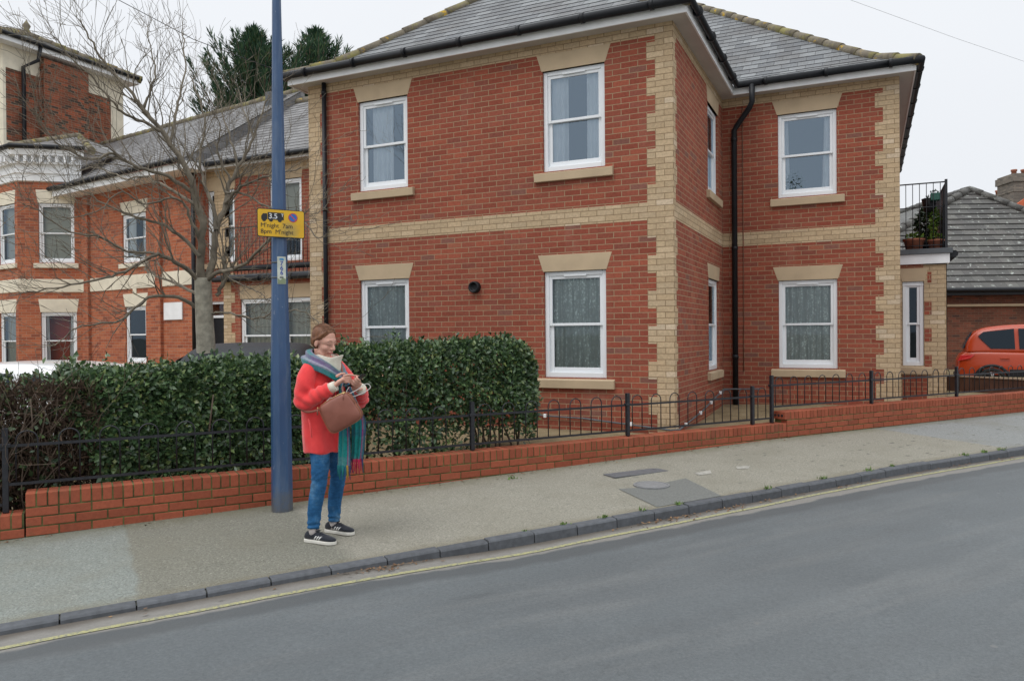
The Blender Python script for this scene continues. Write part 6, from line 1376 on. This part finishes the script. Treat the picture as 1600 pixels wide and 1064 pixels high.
def ribbon(name, mat, path, wdir, width, thick=.012, fold=.006, par=per, nf=3.0, nw=14, ph_=0):
    P = smoothpath([O_ + np.asarray(p, float) for p in path], 5); k = len(P); Wd = [np.asarray(w, float) for w in wdir]; kk = np.linspace(0, len(Wd) - 1, k); wv = [unit(Wd[int(i)] * (1 - i % 1) + Wd[min(len(Wd) - 1, int(i) + 1)] * (i % 1)) for i in kk]
    ws = np.interp(np.linspace(0, 1, k), np.linspace(0, 1, len(width)), width); F_, B_ = [], []; dist = 0; U_ = []
    for i in range(k):
        tg = unit(P[min(k - 1, i + 1)] - P[max(0, i - 1)]); nr = unit(np.cross(tg, wv[i])); dist += np.linalg.norm(P[i] - P[i - 1]) if i else 0; U_.append(dist)
        F_.append([P[i] + wv[i] * (q - .5) * ws[i] + nr * (thick / 2 * (1 - (2 * q - 1) ** 6) + fold * math.sin(q * nf * 2 * math.pi + ph_ + i * .06)) for q in np.linspace(0, 1, nw)])
        B_.append([P[i] + wv[i] * (q - .5) * ws[i] + nr * (-thick / 2 * (1 - (2 * q - 1) ** 6) + fold * math.sin(q * nf * 2 * math.pi + ph_ + i * .06)) for q in np.linspace(0, 1, nw)])
    m_ = MB()
    for i in range(k - 1):
        for q in range(nw - 1):
            uv = [(q / (nw - 1), U_[i]), ((q + 1) / (nw - 1), U_[i]), ((q + 1) / (nw - 1), U_[i + 1]), (q / (nw - 1), U_[i + 1])]
            m_.poly([F_[i][q], F_[i][q + 1], F_[i + 1][q + 1], F_[i + 1][q]], 0, uv, True); m_.poly([B_[i + 1][q], B_[i + 1][q + 1], B_[i][q + 1], B_[i][q]], 0, [uv[3], uv[2], uv[1], uv[0]], True)
        for q in (0, nw - 1):
            e4 = [F_[i][q], F_[i + 1][q], B_[i + 1][q], B_[i][q]]; m_.poly(e4, 0, [(q / (nw - 1), U_[i])] * 4, True)
    o = m_.build(name, mat, par); me = o.data; bm2 = bmesh.new(); bm2.from_mesh(me); bmesh.ops.remove_doubles(bm2, verts=bm2.verts, dist=.0004); bmesh.ops.recalc_face_normals(bm2, faces=bm2.faces); bm2.to_mesh(me); bm2.free(); return o, F_[-1]
scf, _ = ribbon('scarf', M['scarf'], [(.125, .03, 1.21), (.11, -.045, 1.245), (.065, -.118, 1.305), (-.045, -.158, 1.362), (-.135, -.095, 1.39), (-.168, 0, 1.40), (-.135, .10, 1.385), (-.05, .15, 1.34), (.06, .105, 1.26), (.12, .02, 1.20), (.125, -.02, 1.16)],
       [(-.25, .2, .95), (-.45, .35, .8), (-.25, .55, .8), (.1, .6, .75), (.45, .45, .75), (.6, 0, .75), (.45, -.45, .75), (.1, -.6, .75), (-.3, -.35, .85), (-.3, -.5, .8), (-.1, -.9, .2)], [.10, .11, .12, .12, .12, .12, .12, .12, .11, .10, .10], .028, .010, nf=2.2)
t1, e1 = ribbon('scarf_end', M['scarf_end'], [(.118, -.015, 1.22), (.135, -.02, 1.08), (.165, -.03, .9), (.17, -.035, .72), (.165, -.035, .565)], [(.55, -.75, 0), (.8, -.6, 0), (.92, -.2, .0), (.93, .1, 0), (.93, .1, 0)], [.10, .10, .11, .105, .105], .014, .007, scf, 2.2)
t2, e2 = ribbon('scarf_end', M['scarf_end'], [(.125, .04, 1.2), (.17, .06, 1.05), (.215, .075, .9), (.215, .07, .72), (.205, .065, .60)], [(.6, -.6, .2), (.8, -.3, 0), (.85, .3, 0), (.86, .42, 0), (.86, .42, 0)], [.10, .11, .12, .10, .09], .014, .008, scf, 2.8, ph_=2)
frm = [plain('fringe_teal', (.012, .18, .19), .9), plain('fringe_red', (.5, .02, .08), .9), plain('fringe_navy', (.03, .04, .12), .9), plain('fringe_ochre', (.42, .25, .04), .9)]
for e_, cs in ((e1, [0, 0, 0, 3, 2]), (e2, [2, 1, 1, 1, 2])):
    m_ = MB()
    for q in range(len(e_)):
        p = np.array(e_[q]) + Z * .01; L_ = .085 + .03 * math.sin(q * 2.3); sx_ = .006 * math.sin(q * 1.7)
        m_.tube([p, p + np.array([sx_, 0, -L_ * .5]), p + np.array([sx_ * 1.6, .004 * math.cos(q), -L_])], [.0038, .0042, .003], 5, mat=cs[min(len(cs) - 1, int(q / len(e_) * len(cs)))])
    m_.build('fringe', frm, scf)
# ------------------------------------------------ what she holds
bagc = np.array([.245, -.175, .985]); bu0 = np.array([.906, .4227, 0]); bn = np.array([.4227, -.906, 0.0]); tl_ = rad(29)
bu = bu0 * math.cos(tl_) + Z * math.sin(tl_); bh = -bu0 * math.sin(tl_) + Z * math.cos(tl_)
bag = empty('handbag', O_ + bagc, 'soft brown leather shoulder bag with rounded bottom corners, hanging at the woman\'s hip', 'handbag')
def leather():
    t = NT('brown_leather'); c = t.coord('Object'); k = t.ramp(t.noise(c, 12, 5), [(.3, (.205, .068, .045)), (.7, (.26, .092, .062))]); t.bump(t.noise(c, 110, 4, .7), .35, .002); return t.fin(k, .45, 0, .45)
M['leather'] = leather(); tan_ = plain('tan_edge', (.32, .13, .06), .5); brass = plain('brass', (.55, .40, .18), .35, metal=.8)
def outline(sc, off, n=44):
    R_ = []
    for t in np.linspace(0, 2 * math.pi, n, endpoint=False):
        ct, st = math.cos(t), math.sin(t); e_ = .42 if st < 0 else .30; x = math.copysign(abs(ct) ** e_, ct) * .137; z = math.copysign(abs(st) ** e_, st) * .118; x *= 1 - .10 * (z / .118 + 1) * .5
        R_.append(O_ + bagc + bu * x * sc + bh * (z * sc - .012 * abs(x / .137) ** 2 * (z > 0)) + bn * off)
    return R_
m_ = MB(); m_.rings([outline(.05, -.05), outline(.6, -.054), outline(.9, -.05), outline(.985, -.034), outline(1.0, 0), outline(.985, .034), outline(.93, .048), outline(.6, .060), outline(.05, .064)]); bb_ = m_.build('bag_body', M['leather'], bag, smooth=True, sub=1)
for off in (.036, -.036):
    o_ = outline(.99, off); m_ = MB(); m_.tube(o_ + [o_[0]], .0022, 6); m_.build('piping', tan_, bag)
m_ = MB(); q = outline(1.0, 0); m_.tube([O_ + bagc + bu * x + bh * (.117 - .012 * (x / .137) ** 2) for x in np.linspace(-.1, .1, 8)], .005, 6); m_.build('zip', brass, bag)
for x in (-.118, .095):
    m_ = MB(); p = O_ + bagc + bu * x + bh * .105 + bn * .045; m_.tube([p, p - Z * .028 + bn * .008, p - Z * .05 + bn * .006], [.004, .009, .006], 6, sq=.5); m_.build('zip_pull', M['leather'], bag)
    m_ = MB(); ell(m_, p, (.006, .006, .006), None, 10, 6); m_.build('stud', brass, bag)
m_ = MB(); st = smoothpath([O_ + bagc + bu * .118 + bh * .10, A3(.20, -.075, 1.10), A3(.145, -.03, 1.18), A3(.085, .05, 1.30), A3(-.03, .13, 1.395), A3(-.15, .08, 1.33), A3(-.20, -.05, 1.15), A3(-.16, -.17, 1.04), A3(-.02, -.243, .985), O_ + bagc - bu * .125 + bh * .09], 5); m_.tube(st, .008, 8, sq=.4); m_.build('strap', M['leather'], bag)
pho = empty('phone', O_ + PC, 'black phone held up in the woman\'s hands', 'phone'); m_ = MB(); m_.box(ph(0, 0, 0), (.072, .146, .009), (pw, pl, pn)); m_.build('case', M['black'], pho, bevel=.004)
m_ = MB(); m_.box(ph(0, 0, .0049), (.066, .138, .001), (pw, pl, pn)); scrm = plain('phone_screen', (.02, .025, .03), .12); m_.build('screen', scrm, pho)
cab = MB(); e0 = ph(0, -.075, 0)
cab.tube(smoothpath([e0, e0 + [-.01, -.02, -.03], A3(.235, -.085, 1.10), A3(.27, -.06, 1.09), A3(.33, .0, 1.12), A3(.36, .03, 1.155), A3(.335, .01, 1.18), A3(.29, -.05, 1.135), A3(.24, -.12, 1.10), A3(.19, -.155, 1.085), A3(.15, -.17, 1.085), A3(.13, -.19, 1.06)], 6), .0028, 6)
tag(cab.build('phone_cable', plain('white_cable', (.72, .70, .68), .5)), 'looped white cable hanging from the phone over the brown bag', 'cable')
